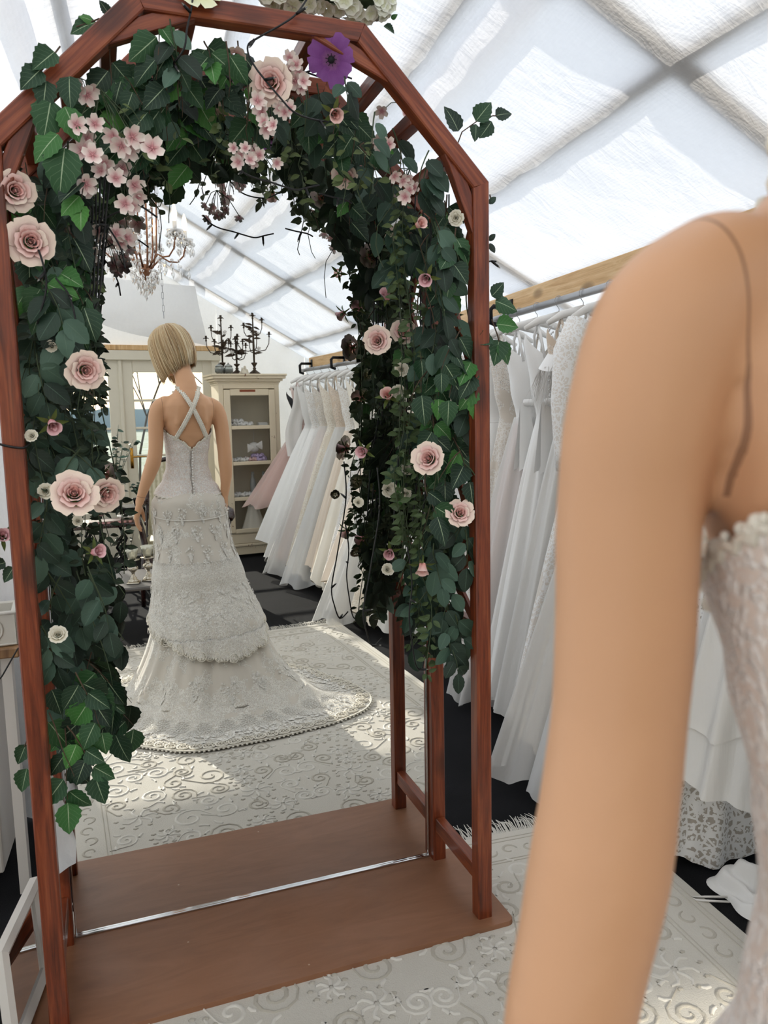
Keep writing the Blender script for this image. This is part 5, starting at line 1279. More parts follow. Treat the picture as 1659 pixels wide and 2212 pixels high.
for i, (lab, cols, kinds, kw) in enumerate(NEAR):
    gown((1.50, ny[i], 1.885), 1.775, hems[i], lab+', '+ORD[{13: 14, 14: 13}.get(i, i)]+' from the back wall', cols, kinds, 100+i, depth=.135, swing=-.08, folds=9+i % 5, **kw)
FAR = [  # counted from the cream cabinet
 ('short blush pink tulle gown', (BLUSH, srgb(226, 186, 174), srgb(232, 200, 190)), ('tulle', 'chiffon'), dict(extra=('overlay',), flare=.34, swing=-.20), .58),
 ('sheer white blouse gown', (WHITE, WHITE), ('chiffon', 'satin'), dict(extra=('drape',), flare=.42, swing=-.20), .20),
 ('glossy white satin ball gown', (WHITE, WHITE), ('lace', 'satin'), dict(flare=.40, swing=-.20), .05),
 ('blush lined lace gown', (PEARL, BLUSH, WHITE), ('bead', 'satin'), dict(extra=('overlay',), flare=.36, swing=-.18), .08),
 ('ivory lace gown with a soft train', (IVORY, IVORY), ('lace', 'lace'), dict(flare=.36, swing=-.16), .06),
 ('ivory tulle gown with a beaded bodice', (CHAMP, IVORY, ICE), ('bead', 'chiffon'), dict(extra=('overlay',), flare=.36, swing=-.16), .03),
 ('white lace gown with a champagne lining', (WHITE, CHAMP), ('lace', 'satin'), dict(flare=.32, swing=-.15), .12),
 ('ivory satin gown with a deep fold', (IVORY, IVORY), ('satin', 'satin'), dict(flare=.36, swing=-.15), .06),
 ('silver beaded gown', (ICE, ICE), ('bead', 'bead'), dict(flare=.33, swing=-.16), .09),
 ('champagne satin gown', (IVORY, srgb(238, 222, 204)), ('satin', 'satin'), dict(flare=.40, swing=-.16), .14),
 ('white gown with ruffled tulle hem', (WHITE, WHITE, WHITE), ('lace', 'chiffon'), dict(extra=('overlay', 'tiers'), flare=.42, swing=-.16), .02),
 ('pale lace gown', (IVORY, IVORY), ('lace', 'lace'), dict(flare=.38, swing=-.15), .04),
 ('white chiffon gown', (WHITE, WHITE), ('satin', 'chiffon'), dict(flare=.36, swing=-.14), .04)]
fy = [-4.80, -4.60, -4.40, -4.19, -3.98, -3.77, -3.56, -3.36, -3.15, -2.93, -2.70, -2.46, -2.22]
for i, (lab, cols, kinds, kw, hm) in enumerate(FAR):
    gown((1.72, fy[i], 1.775), 1.67, hm, lab+', '+ORD[i]+' from the cabinet', cols, kinds, 300+i, depth=.175, folds=9+i % 4, **kw)
j = gown((1.80, -5.12, 1.775), 1.62, .25, 'black coat hanging between the cabinet and the gowns', (srgb(16, 16, 20), srgb(16, 16, 20)), ('satin', 'satin'), 500, flare=.2, depth=.08, swing=-.04, group='dark clothes', shoulder=.2); j.name = 'hanging_coat'; j['category'] = 'coat'
# white garment dropped on the carpet
def heap(name, label, cat, loc, sx, sy, h, mat, seed, col=None):
    rnd = random.Random(seed); ph = [rnd.uniform(0, 6) for _ in range(6)]; o = thing(name, label, cat, loc)
    def fn(u, v):
        a = u*6.2832; r = v**.7; k = 1+.18*math.sin(a*3+ph[0])+.08*math.sin(a*5+ph[1]); z = h*(1-v**2)*(.75+.35*math.sin(a*2+ph[2]+v*4))+.02*math.sin(v*16+a*3+ph[3])*(1-v)
        return Vector((sx*k*r*math.cos(a), sy*k*r*math.sin(a), max(.004, z+.006)))
    b = MB().grid(fn, 64, 22, wrap=True).build('cloth', mat, o); b.color = col or WHITE; return o
hp = heap('dropped_garment', 'white satin garment crumpled on the dark carpet by the rug', 'garment', (1.35, -.46, 0), .12, .12, .085, GM['satin'], 3)
MB().tube([(-.10, .02, .02), (-.15, .05, .012), (-.185, .065, .008), (-.18, .05, .008), (-.11, .0, .02)], .0035, 5).build('strap', M_PAD, hp)
MB().grid(lambda u, v: Vector((.02+.1*u, -.12+.05*math.sin(v*3), .02+.09*math.sin(math.pi*v)*(1-.3*u))), 10, 10).build('folded_flap', GM['satin'], hp).color = WHITE
bk_ = thing('wicker_basket', 'dark wicker basket on the carpet behind the gowns', 'basket', (1.62, 1.55, 0)); M_WICK = plain('dark_wicker', srgb(58, 40, 28), .7, bump=1.0, bscale=90)
MB().lathe([(0, 0), (.15, 0), (.18, .16), (.19, .34), (.18, .34), (.165, .16), (.0, .02)], 24).build('basket_body', M_WICK, bk_); MB().tube([Vector((.188*math.cos(a*.2618), .188*math.sin(a*.2618), .34)) for a in range(24)], .014, 6, closed=True).build('basket_rim', M_WICK, bk_)
# ------------------------------------------------------------------ distressed cream cabinet with glazed door
t = NT('distressed_cream_paint'); co = t.coord('Object'); n1 = t.noise(co, 9, 6, .65); n2 = t.noise(t.coord('Object', (1, 1, .25)), 40, 4, .6)
c = t.mix(t.noise(co, 3, 3), srgb(222, 204, 172), srgb(236, 222, 196))
chip = t.math('GREATER_THAN', t.math('ADD', t.math('MULTIPLY', n1, .7), t.math('MULTIPLY', n2, .3)), .64)
c = t.mix(chip, c, srgb(120, 72, 46)); M_DIST = t.done(t.bsdf(c, .6, 0, t.bump(t.math('SUBTRACT', 1.0, chip), .3, .002)))
M_CABIN = plain('cabinet_inside', srgb(238, 226, 202), .7, var=.04)
cab = thing('display_cabinet', 'tall distressed cream cabinet with a glazed door and cornice', 'cabinet', (1.275, -5.42, 0))
CW, CD, CH = .29, .17, 1.66            # half width, half depth, height under the cornice
def cbox(nm, c, d, mat=M_DIST, parent=cab, bev=.004): return sharp(MB().box(c, d, None, bev).build(nm, mat, parent, False))
for sx in (-1, 1): cbox('side_panel', (sx*(CW-.009), 0, CH/2+.03), (.018, 2*CD, CH-.06))
cbox('back_panel', (0, -CD+.006, CH/2+.03), (2*CW-.036, .012, CH-.06), M_CABIN); cbox('bottom_board', (0, 0, .235), (2*CW-.036, 2*CD-.02, .018), M_CABIN)
for z in (.575, .915, 1.255): cbox('shelf', (0, -.008, z), (2*CW-.04, 2*CD-.05, .016), M_CABIN)
for sx in (-1, 1): cbox('front_stile', (sx*(CW-.0225), CD+.004, CH/2+.03), (.045, .02, CH-.06))
cbox('front_rail', (0, CD+.004, CH-.02), (2*CW-.09, .02, .04))
cbox('drawer_front', (0, CD+.004, .185), (2*CW-.09, .02, .09)); cbox('base_moulding', (0, .006, .125), (2*CW+.02, 2*CD+.03, .025)); cbox('plinth', (0, .002, .075), (2*CW, 2*CD+.008, .09))
for sx in (-1, 1):
    for sy in (-1, 1): cbox('foot', (sx*(CW-.03), sy*(CD-.03), .015), (.05, .05, .03))
cor = MB()
for w, d_, z0, z1 in ((.295, .18, 1.655, 1.675), (.305, .19, 1.675, 1.69), (.325, .205, 1.69, 1.712), (.35, .225, 1.712, 1.738), (.36, .235, 1.738, 1.757)): cor.box((0, .004, (z0+z1)/2), (2*w, 2*d_, z1-z0), None, .004)
sharp(cor.build('cornice', M_DIST, cab, False))
dr = bpy.data.objects.new('glazed_door', None); COL.objects.link(dr); dr.parent = cab
DX = CW-.045
for sx in (-1, 1): cbox('door_stile', (sx*(DX-.03), CD+.018, .93), (.06, .018, 1.36), M_DIST, dr)
for z, h in ((1.585, .06), (1.255, .035), (.915, .035), (.575, .035), (.265, .04)): cbox('door_rail', (0, CD+.018, z), (2*DX-.12, .018, h), M_DIST, dr)
for z0, z1 in ((1.2725, 1.555), (.9325, 1.2375), (.5925, .8975), (.285, .5575)): MB().add([(-DX+.06, CD+.016, z0), (DX-.06, CD+.016, z0), (DX-.06, CD+.016, z1), (-DX+.06, CD+.016, z1)], [(0, 1, 2, 3)]).build('glass_pane', M_PANE, dr, False)
MB().ball((DX-.03, CD+.04, .935), .014, 12, 8).build('porcelain_knob', plain('porcelain', srgb(225, 205, 190), .25), dr)
sharp(MB().box((DX-.02, CD+.03, .895), (.05, .008, .028), None, .003).build('lock_plate', plain('rusty_iron', srgb(70, 40, 28), .6, .6), dr, False))
sharp(MB().box((-.02, CD+.0275, 1.60), (.15, .002, .022), None, .0008).build('paint_chip', plain('bare_wood', srgb(140, 74, 46), .7), dr, False))
CABM = ROOMM @ TR(1.275, -5.42, 0)
def in_cab(x, y, z): return (1.275+x, -5.42+y, z)
def ruffle(name, label, loc, R, mat, seed, group='lace garters in the cabinet'):
    rnd = random.Random(seed); o = thing(name, label, 'garter', loc, rnd.uniform(0, 3), group)
    def fn(u, v):
        a = u*6.2832; b = v*6.2832; k = .018*R/.04*(1+.35*math.sin(a*11+seed)); return Vector(((R+k*math.cos(b))*math.cos(a), (R+k*math.cos(b))*math.sin(a), .019+k*math.sin(b)*.9+.006*math.sin(a*5+b)))
    MB().grid(fn, 48, 8, wrap=True).build('ruffled_band', mat, o); MB().ball((R, 0, .035), .008, 8, 6).build('bow_knot', M_PAD, o); return o
M_LIL = plain('lilac_satin', srgb(196, 176, 212), .45); M_GPK = plain('pink_satin', srgb(226, 186, 182), .45)
k = 0
for x, y, z, mat, lab in [(-.14, .05, 1.263, M_PAD, 'white lace garter at the left end of the top shelf'), (-.07, .07, 1.263, M_PAD, 'white lace garter second from left on the top shelf'), (-.01, .05, 1.263, M_PAD, 'white lace garter in the middle of the top shelf'), (-.10, .05, 1.293, M_PAD, 'white lace garter lying on two others on the top shelf'),
    (-.14, .06, .923, M_PAD, 'white garter at the left end of the second shelf'), (-.06, .07, .923, M_PAD, 'white garter beside the pink one on the second shelf'), (.02, .06, .923, M_GPK, 'pink garter on the second shelf'), (.11, .06, .923, M_LIL, 'lilac garter on the second shelf'), (.10, .02, .953, M_LIL, 'lilac garter at the back of the second shelf'),
    (-.15, .06, .583, M_PAD, 'white garter at the left of the third shelf'), (-.08, .07, .583, M_PAD, 'ivory garter beside it on the third shelf'), (.03, .08, .583, M_PAD, 'ruffled white garter in front of the figurine')]:
    ruffle('lace_garter', lab, in_cab(x, y, z), .046, mat, k); k += 1
bx_ = thing('bow_cushion', 'pale ring cushion with a large bow hanging in the second compartment', 'cushion', in_cab(.06, .04, 0)); MB().ball((0, 0, 1.06), .06, 14, 10, None, (1, .5, .8)).build('cushion', M_PAD, bx_)
for sx in (-1, 1): MB().grid(lambda u, v: Vector((sx*(.012+.062*v), .034+.01*math.sin(u*3.14), 1.065+(u-.5)*(.02+.07*v)+.012*sx)), 6, 6).build('bow_loop', M_PAD, bx_)
MB().tube([(0, .0, 1.10), (.002, .0, 1.24)], .002, 4).build('ribbon', M_PAD, bx_)
cards = thing('card_stack', 'small stack of white cards at the right end of the top shelf', 'cards', in_cab(.15, .05, 1.263))
for q in range(5): MB().box((random.Random(q).uniform(-.004, .004), 0, .004+q*.007), (.09, .07, .006)).build('card', M_PAD, cards, False)
M_FROST = plain('frosted_glass', srgb(190, 194, 190), .35, trans=.3)
for x, lab in ((.04, 'slim frosted bottle on the third shelf'), (.15, 'small cake topper figure at the right of the third shelf')):
    o = thing('ornament', lab, 'ornament', in_cab(x, .02, .583)); MB().lathe([(.0, 0), (.032, 0), (.036, .02), (.026, .06), (.03, .12), (.022, .16), (.012, .19), (.018, .205), (.0, .22)], 14).build('body', M_FROST, o); MB().ball((0, 0, .22), .016, 8, 6).build('top', M_FROST, o)
sb = thing('satin_bag', 'pale satin drawstring bag standing in the lowest compartment', 'bag', in_cab(.03, .03, .245))
MB().grid(lambda u, v: (lambda a, w: Vector((w*math.cos(a)*(1+.06*math.sin(a*7)), w*.55*math.sin(a)*(1+.06*math.sin(a*7)), v*.25)))(u*6.2832, lerp(.13, .045, v**.8)), 40, 12, wrap=True).build('pouch', GM['satin'], sb).color = IVORY
MB().tube([Vector((.048*math.cos(a*.52), .028*math.sin(a*.52), .235)) for a in range(12)], .006, 5, closed=True).build('drawstring', M_PAD, sb)
# ------------------------------------------------------------------ candelabra, jars on the cabinet
M_BRONZE = plain('dark_bronze', srgb(72, 60, 48), .45, .8, var=.2)
def cup(mb, p, s=1.0):
    mb.lathe([(.0, 0), (.006*s, 0), (.011*s, .008*s), (.006*s, .016*s), (.010*s, .03*s), (.016*s, .036*s), (.011*s, .038*s), (.0115*s, .058*s), (.008*s, .058*s), (.008*s, .04*s), (0, .04*s)], 10, TR(*p))
    for k in range(6):
        a = k*1.047; q = Vector(p); mb.tube([q+Vector((.008*s*math.cos(a), .008*s*math.sin(a), .03*s)), q+Vector((.022*s*math.cos(a), .022*s*math.sin(a), .034*s)), q+Vector((.033*s*math.cos(a), .033*s*math.sin(a), .026*s))], [.004*s, .005*s, .001], 4)
def candelabrum(loc, rz, label, H, arms, seed, base_h=.11):
    rnd = random.Random(seed); o = thing('candelabrum', label, 'candelabrum', loc, rz, 'candelabra on the cabinet')
    b = MB(); b.lathe([(0, 0), (.06, 0), (.055, .012), (.03, .03), (.012, .045), (.018, .055), (.01, .065), (.014, .08), (.026, base_h-.012), (.03, base_h), (.008, base_h+.004)], 14); b.build('foot', M_BRONZE, o)
    st = MB(); st.tube([(0, 0, base_h-.01), (0, 0, base_h+(H-base_h)*.3), (0, 0, H-.055)], [.008, .011, .006], 8); st.build('stem', M_BRONZE, o)
    m = MB(); cup(m, (0, 0, H-.06)); m.build('candle_cup', M_BRONZE, o)
    for (a, z, L, h) in arms:
        a = RAD(a); d = Vector((math.cos(a), math.sin(a), 0)); m = MB(); m.tube([Vector((0, 0, z)), d*L*.35+Vector((0, 0, z-.012)), d*L*.75+Vector((0, 0, z)), d*L*.97+Vector((0, 0, z+h*.5)), d*L+Vector((0, 0, z+h))], [.006, .005, .0045, .004, .004], 6); ar = m.build('arm', M_BRONZE, o)
        m = MB(); cup(m, tuple(d*L+Vector((0, 0, z+h))), .9); m.build('candle_cup', M_BRONZE, ar)
    for k in range(9):
        a = rnd.uniform(0, 6.28); z = rnd.uniform(base_h+.08, H-.12); d = Vector((math.cos(a), math.sin(a)*.6, rnd.uniform(-.3, .7))); lf = leaf_mesh(1, .3, 'vine', .3, .3, 0, k, 6)
        MB().add(lf.v, lf.f, None, orient(Vector((0, 0, z)), d, Vector((0, 1, .3)), rnd.uniform(.07, .11))).build('metal_leaf', M_BRONZE, o)
    for k in range(5):
        a = rnd.uniform(0, 6.28); z = rnd.uniform(base_h+.1, H-.15); p = Vector((.05*math.cos(a), .05*math.sin(a), z)); m = MB()
        for q in range(6):
            lf = leaf_mesh(1, .5, 'vine', .2, .1, 0, q, 4); m.add(lf.v, lf.f, None, TR(*p) @ RX(RAD(60)) @ RZ(q*1.047) @ SCL(.026))
        m.ball(p, .009, 6, 4); m.build('metal_flower' if k % 2 else 'porcelain_flower', M_BRONZE if k % 2 else M_PAD, o)
    return o
candelabrum((1.36, -5.34, 1.757), .2, 'tallest dark bronze candelabrum at the right end of the cabinet top', .58, [(0, .23, .15, .12), (180, .23, .15, .10), (20, .38, .09, .1), (165, .36, .09, .07), (75, .24, .1, .09), (250, .22, .1, .08)], 2)
candelabrum((1.06, -5.36, 1.757), -.2, 'bronze candelabrum behind the two glass jars', .55, [(0, .30, .10, .11), (180, .30, .10, .1), (175, .20, .16, .10), (150, .19, .11, .08), (60, .21, .08, .07), (300, .2, .1, .08)], 5)
candelabrum((1.20, -5.38, 1.757), .5, 'low bronze candelabrum between the two tall ones', .36, [(10, .16, .07, .12), (170, .15, .05, .11), (80, .17, .06, .13), (260, .15, .08, .12), (320, .15, .1, .1)], 8, .1)
M_JAR = plain('jar_glass', srgb(225, 230, 225), .06, trans=.85); M_WAX = plain('candle_wax', srgb(224, 222, 170), .6)
for x, lab in ((1.005, 'left lidded glass jar of cream wax on the cabinet'), (1.09, 'right lidded glass jar of cream wax on the cabinet')):
    j = thing('glass_jar', lab, 'jar', (x, -5.25, 1.757), 0, 'glass jars on the cabinet'); MB().lathe([(0, .002), (.03, .002), (.042, .02), (.044, .05), (.036, .062), (.036, .068), (.034, .068), (.034, .06), (.041, .048), (.039, .022), (0, .006)], 20).build('jar_body', M_JAR, j)
    MB().lathe([(0, .007), (.036, .02), (.039, .042), (0, .044)], 16).build('wax', M_WAX, j); MB().lathe([(.038, .068), (.038, .074), (.02, .085), (.006, .09), (.008, .1), (0, .104)], 16).build('jar_lid', M_JAR, j)
stn = heap('rose_stone', 'pale sculpted rose lying between the candelabra', 'ornament', (1.24, -5.26, 1.757), .045, .04, .05, plain('pale_stone', srgb(215, 205, 185), .8, bump=.5, bscale=60), 9)
# ------------------------------------------------------------------ crystal chandelier under the ridge
t = NT('cut_crystal'); gl = t.n('ShaderNodeBsdfGlossy'); gl.inputs['Roughness'].default_value = .03; tr = t.n('ShaderNodeBsdfTransparent'); tr.inputs[0].default_value = (.95, .95, .94, 1); mx = t.n('ShaderNodeMixShader')
lw = t.n('ShaderNodeLayerWeight'); lw.inputs[0].default_value = .55; t.l(t.math('ADD', lw.outputs['Facing'], .22, True), mx.inputs[0]); t.l(tr.outputs[0], mx.inputs[1]); t.l(gl.outputs[0], mx.inputs[2]); gl.inputs[0].default_value = (.92, .9, .88, 1); M_CRYS = t.done(mx.outputs[0])
M_OLDB = plain('aged_brass', srgb(140, 100, 78), .35, .9); t = NT('lit_filament_bulb'); M_BULB = t.done(t.bsdf(srgb(255, 225, 170), .2, emit=(1, .68, .28, 1), estr=5.0))
CHX, CHY = .105, -2.9
ch = thing('chandelier', 'crystal chandelier with lit candle bulbs hanging under the tent ridge', 'chandelier', (CHX, CHY, 0))
drop = MB(); drop.lathe([(0, -.5), (.17, -.12), (.2, .08), (.09, .34), (0, .5)], 6); DROP = drop.mesh('crystal_drop', False); DROP.materials.append(M_CRYS)
bead = MB(); bead.ball((0, 0, 0), .5, 6, 4); BEAD = bead.mesh('crystal_bead', False); BEAD.materials.append(M_CRYS)
nc = [0]
def crystal(p, s, kind=0):
    if nc[0] >= 296: return
    nc[0] += 1; ob('crystal_drop' if kind == 0 else 'crystal_bead', DROP if kind == 0 else BEAD, None, ch, TR(*p) @ SCL(s))
crown = MB(); crown.lathe([(.0, 2.665), (.05, 2.67), (.055, 2.69), (.04, 2.70), (.03, 2.715), (.0, 2.72)], 16); crown.tube([(0, 0, 2.70), (0, 0, 2.86)], .006, 6); crown.build('crown', M_OLDB, ch)
for k in range(6):
    a = RAD(60*k+20); d = Vector((math.cos(a), math.sin(a), 0)); m = MB(); m.tube([d*.045+Vector((0, 0, 2.69)), d*.075+Vector((0, 0, 2.70)), d*.088+Vector((0, 0, 2.64)), d*.08+Vector((0, 0, 2.50)), d*.075+Vector((0, 0, 2.38)), d*.05+Vector((0, 0, 2.28)), d*.012+Vector((0, 0, 2.255))], .0055, 6); m.build('cage_bar', M_OLDB, ch)
    m = MB(); m.tube([Vector((0, 0, 2.70))+d*.01, d*.03+Vector((0, 0, 2.80)), d*.06+Vector((0, 0, 2.83)), d*.085+Vector((0, 0, 2.80)), d*.088+Vector((0, 0, 2.78))], .0028, 5); m.build('top_scroll', M_OLDB, ch)
    crystal(d*.088+Vector((0, 0, 2.755)), .045)
    for q in range(7): crystal(d*lerp(.06, .03, q/6)+Vector((.0, 0, 2.62-.05*q)), .022, 1)
hub = MB(); hub.lathe([(0, 2.20), (.008, 2.215), (.03, 2.24), (.042, 2.265), (.036, 2.285), (.012, 2.30), (0, 2.30)], 14); hub.build('bottom_hub', M_OLDB, ch)
rc = random.Random(6)
for k in range(6):
    a = RAD(60*k-8); d = Vector((math.cos(a), math.sin(a), 0)); L = .255; zt = 2.455
    m = MB(); m.tube([d*.035+Vector((0, 0, 2.275)), d*.085+Vector((0, 0, 2.325)), d*.11+Vector((0, 0, 2.345)), d*.15+Vector((0, 0, 2.325)), d*.20+Vector((0, 0, 2.325)), d*.24+Vector((0, 0, 2.365)), d*L+Vector((0, 0, zt-.03))], [.006, .0055, .005, .005, .005, .005, .005], 6); ar = m.build('arm', M_OLDB, ch)
    m = MB(); m.lathe([(.006, zt-.03), (.02, zt-.025), (.045, zt-.005), (.05, zt+.012), (.046, zt+.012), (.02, zt-.016), (.0, zt-.018)], 12, TR(d.x*L, d.y*L, 0)); m.build('glass_bobeche', M_CRYS, ar)
    m = MB(); m.lathe([(0, zt-.02), (.012, zt-.018), (.012, zt+.06), (0, zt+.06)], 10, TR(d.x*L, d.y*L, 0)); m.build('candle_tube', M_PAD, ar)
    m = MB(); m.lathe([(.006, zt+.06), (.014, zt+.078), (.017, zt+.10), (.011, zt+.135), (.003, zt+.16), (0, zt+.163)], 10, TR(d.x*L, d.y*L, 0)); m.build('bulb', M_BULB, ar)
    for q in range(8):
        b = q*.785; p = d*L+Vector((.047*math.cos(b), .047*math.sin(b), zt-.02)); crystal(p, .028, 1); crystal(p+Vector((0, 0, -.045)), rc.uniform(.045, .06))
    for q in range(4):
        f = .12+.05*q; p = d*f+Vector((0, 0, 2.30-.01*(q % 2))); crystal(p, .02, 1); crystal(p+Vector((0, 0, -.04)), rc.uniform(.045, .065))
for rr_, z, n in ((.05, 2.215, 9), (.032, 2.185, 6), (.075, 2.25, 10), (.0, 2.15, 1)):
    for q in range(n): a = q*6.283/n; p = Vector((rr_*math.cos(a), rr_*math.sin(a), z)); crystal(p, .02, 1); crystal(p+Vector((0, 0, -.04)), .06)
def chain(name, label, loc, z0, z1, r=.0016, lw=.011, ll=.042):
    o = thing(name, label, 'chain', loc); z = z0; k = 0
    while z > z1:
        m = MB(); pts = []
        for a in range(12):
            b = a*.5236; x = lw/2*math.cos(b); zz = (ll/2-lw/2)*(1 if math.sin(b) >= 0 else -1)+lw/2*math.sin(b); pts.append((x, 0, zz) if k % 2 == 0 else (0, x, zz))
        m.tube(pts, r, 5, closed=True); m.build('chain_link', M_STEEL, o, True, TR(0, 0, z)); z -= ll-2.5*r; k += 1
    return o
chain('hanging_chain', 'loose steel chain hanging beside the chandelier', (.195, -2.86, 0), 2.95, 1.99)
chain('suspension_chain', 'short steel chain from which the chandelier hangs', (CHX, CHY, 0), 2.98, 2.87)
# ------------------------------------------------------------------ armchair
t = NT('striped_upholstery'); co = t.coord('Object'); w_ = t.n('ShaderNodeTexWave'); w_.inputs['Scale'].default_value = 9; w_.inputs['Distortion'].default_value = .6; t.l(co, w_.inputs['Vector'])
c = t.mix(w_.outputs['Fac'], srgb(176, 166, 134), srgb(214, 206, 180)); c = t.mix(t.math('MULTIPLY', t.math('LESS_THAN', t.voro(co, 26), .3), .3), c, srgb(150, 138, 100)); M_STRIPE = t.done(t.bsdf(c, .7, 0, t.bump(t.noise(co, 200, 2), .3, .002)))
ac = thing('armchair', 'dark mahogany armchair with striped sage upholstery behind the gown', 'armchair', (.40, -3.98, 0))
MB().box((0, 0, .40), (.52, .50, .14), None, .05).build('seat_cushion', M_STRIPE, ac, True)
MB().grid(lambda u, v: Vector(((u-.5)*(.46-.10*v), -.24-.09*v+.05*math.cos((u-.5)*3.1), .45+.55*v+.03*math.sin(math.pi*u)*v)), 14, 14).build('backrest', M_STRIPE, ac)
MB().grid(lambda u, v: Vector(((u-.5)*(.46-.10*v), -.28-.09*v, .42+.58*v+.03*math.sin(math.pi*u)*v)), 14, 14).build('back_cover', M_STRIPE, ac)
MB().tube([Vector(((u/14-.5)*.40, -.345+.02*math.cos((u/14-.5)*3), 1.0+.045*math.sin(math.pi*u/14))) for u in range(15)], .02, 8).build('crest_rail', M_DARKWOOD, ac)
MB().box((0, .23, .33), (.54, .03, .07), None, .008).build('seat_rail', M_DARKWOOD, ac, False)
for sx in (-1, 1):
    MB().tube([(sx*.22, -.30, .72), (sx*.30, -.12, .68), (sx*.335, .08, .665), (sx*.345, .20, .655), (sx*.34, .245, .62), (sx*.325, .24, .595)], [.02, .022, .024, .026, .026, .02], 10).build('arm', M_DARKWOOD, ac)
    MB().tube([(sx*.34, .21, .645), (sx*.315, .20, .55), (sx*.30, .20, .45), (sx*.315, .215, .30), (sx*.335, .235, .14), (sx*.34, .25, .0)], [.022, .022, .024, .024, .018, .016], 10).build('front_leg', M_DARKWOOD, ac)
    MB().tube([(sx*.20, -.34, 1.0), (sx*.21, -.30, .75), (sx*.22, -.26, .42), (sx*.22, -.30, .18), (sx*.23, -.36, 0)], [.018, .02, .022, .02, .016], 10).build('back_leg', M_DARKWOOD, ac)
    MB().grid(lambda u, v: Vector((sx*(.305-.02*math.sin(math.pi*v)), lerp(-.24, .18, u), lerp(.44, .64, v))), 8, 6).build('side_panel', M_STRIPE, ac)
# ------------------------------------------------------------------ round coffee table with two silver goblets
M_GREYTOP = plain('dark_grey_table_top', srgb(96, 92, 90), .35, 0, var=.12, bscale=20)
ct = thing('coffee_table', 'round dark grey coffee table on splayed black legs', 'table', (-.05, -2.99, 0)); sharp(MB().lathe([(0, .35), (.275, .35), (.285, .362), (.28, .372), (0, .372)], 48).build('table_top', M_GREYTOP, ct), 40)
for a in (-125, 150, 20): d = Vector((math.cos(RAD(a)), math.sin(RAD(a)), 0)); MB().tube([d*.09+Vector((0, 0, .352)), d*.27+Vector((0, 0, .0))], [.017, .013], 8).build('leg', M_BLACKMETAL, ct)
M_SILV = plain('tarnished_silver', srgb(196, 188, 172), .14, 1.0, var=.15); M_MERC = plain('mercury_glass', srgb(206, 204, 186), .12, .55, bump=.6, bscale=90)
for x, y, lab in ((-.075, -2.84, 'silver candle goblet with a pressed glass cup at the table edge'), (.02, -2.88, 'silver candle goblet half hidden by the gown')):
    g = thing('candle_goblet', lab, 'goblet', (x, y, .372), .3, 'silver goblets on the coffee table'); MB().box((0, 0, .005), (.075, .075, .01), None, .003).build('square_foot', M_SILV, g, False)
    MB().lathe([(0, .01), (.032, .01), (.03, .02), (.018, .028), (.022, .034), (.012, .045), (.009, .065), (.02, .078), (.034, .09), (.03, .104), (.014, .112), (.012, .135), (.03, .142), (.042, .146), (.044, .15), (.02, .15), (0, .152)], 20).build('stem', M_SILV, g)
    MB().lathe([(0, .152), (.02, .152), (.03, .17), (.036, .20), (.038, .222), (.036, .222), (.034, .2), (.028, .172), (0, .158)], 20).build('glass_cup', M_MERC, g)
bw = thing('bowl_stand', 'white pillar stand left of the coffee table', 'stand', (-.40, -2.62, 0)); MB().lathe([(0, 0), (.075, 0), (.075, .02), (.06, .04), (.058, .28), (.07, .31), (.07, .335), (0, .335)], 20).build('pillar', M_WHITE, bw)
bo = thing('bowl', 'shallow grey metal bowl on the white pillar', 'bowl', (-.40, -2.62, .335)); MB().lathe([(0, .002), (.035, .002), (.07, .03), (.095, .06), (.098, .072), (.094, .072), (.066, .036), (.03, .010), (0, .010)], 28).build('shell', plain('pewter', srgb(170, 166, 158), .35, .7), bo)
# ------------------------------------------------------------------ sewing-machine table, pots and plants by the doors
st_ = thing('treadle_table', 'small table on black cast-iron treadle legs by the doors', 'table', (-.12, -4.62, 0)); sharp(MB().box((0, 0, .515), (.62, .40, .03), None, .006).build('table_top', M_DARKWOOD, st_, False))
for sx in (-1, 1):
    for sy in (-1, 1): MB().tube([(sx*.10, sy*.13, .50), (sx*.15, sy*.14, .40), (sx*.09, sy*.15, .28), (sx*.19, sy*.16, .10), (sx*.22, sy*.17, 0)], [.013, .013, .012, .013, .015], 6).build('iron_leg', M_BLACKMETAL, st_)
    MB().tube([(sx*.15, -.14, .40), (sx*.06, 0, .33), (sx*.15, .14, .40)], .009, 6).build('iron_scroll', M_BLACKMETAL, st_)
    MB().tube([Vector((sx*.12, .15+.0*a, .2))+Vector((.06*math.cos(a*.6), 0, .06*math.sin(a*.6))) for a in range(11)], .007, 5, closed=True).build('iron_ring', M_BLACKMETAL, st_)
for q in range(5): MB().box((0, -.10+.05*q, .10), (.30, .02, .012)).build('treadle_bar', M_BLACKMETAL, st_, False)
bxx = thing('mosaic_tray', 'brown and pink patterned tray on the treadle table', 'tray', (-.08, -4.52, .53)); MB().box((0, 0, .012), (.34, .16, .024), None, .004).build('tray_body', plain('brown_lacquer', srgb(110, 84, 74), .35), bxx, False)
for q in range(8): MB().box((-.145+.041*q, .081, .012), (.022, .004, .016)).build('pink_inlay', plain('pink_inlay_%d' % q, srgb(214, 160, 156), .4) if q == 0 else bpy.data.materials['pink_inlay_0'], bxx, False)
sc_ = thing('saucer', 'white saucer on the patterned tray', 'saucer', (.05, -4.52, .554)); MB().lathe([(0, .0), (.04, .002), (.075, .018), (.08, .03), (.076, .03), (.04, .008), (0, .006)], 24).build('dish', M_WHITE, sc_)
sp_ = heap('soap_bar', 'white soap shell in the saucer', 'soap', (.055, -4.52, .562), .035, .025, .035, M_WHITE, 4)
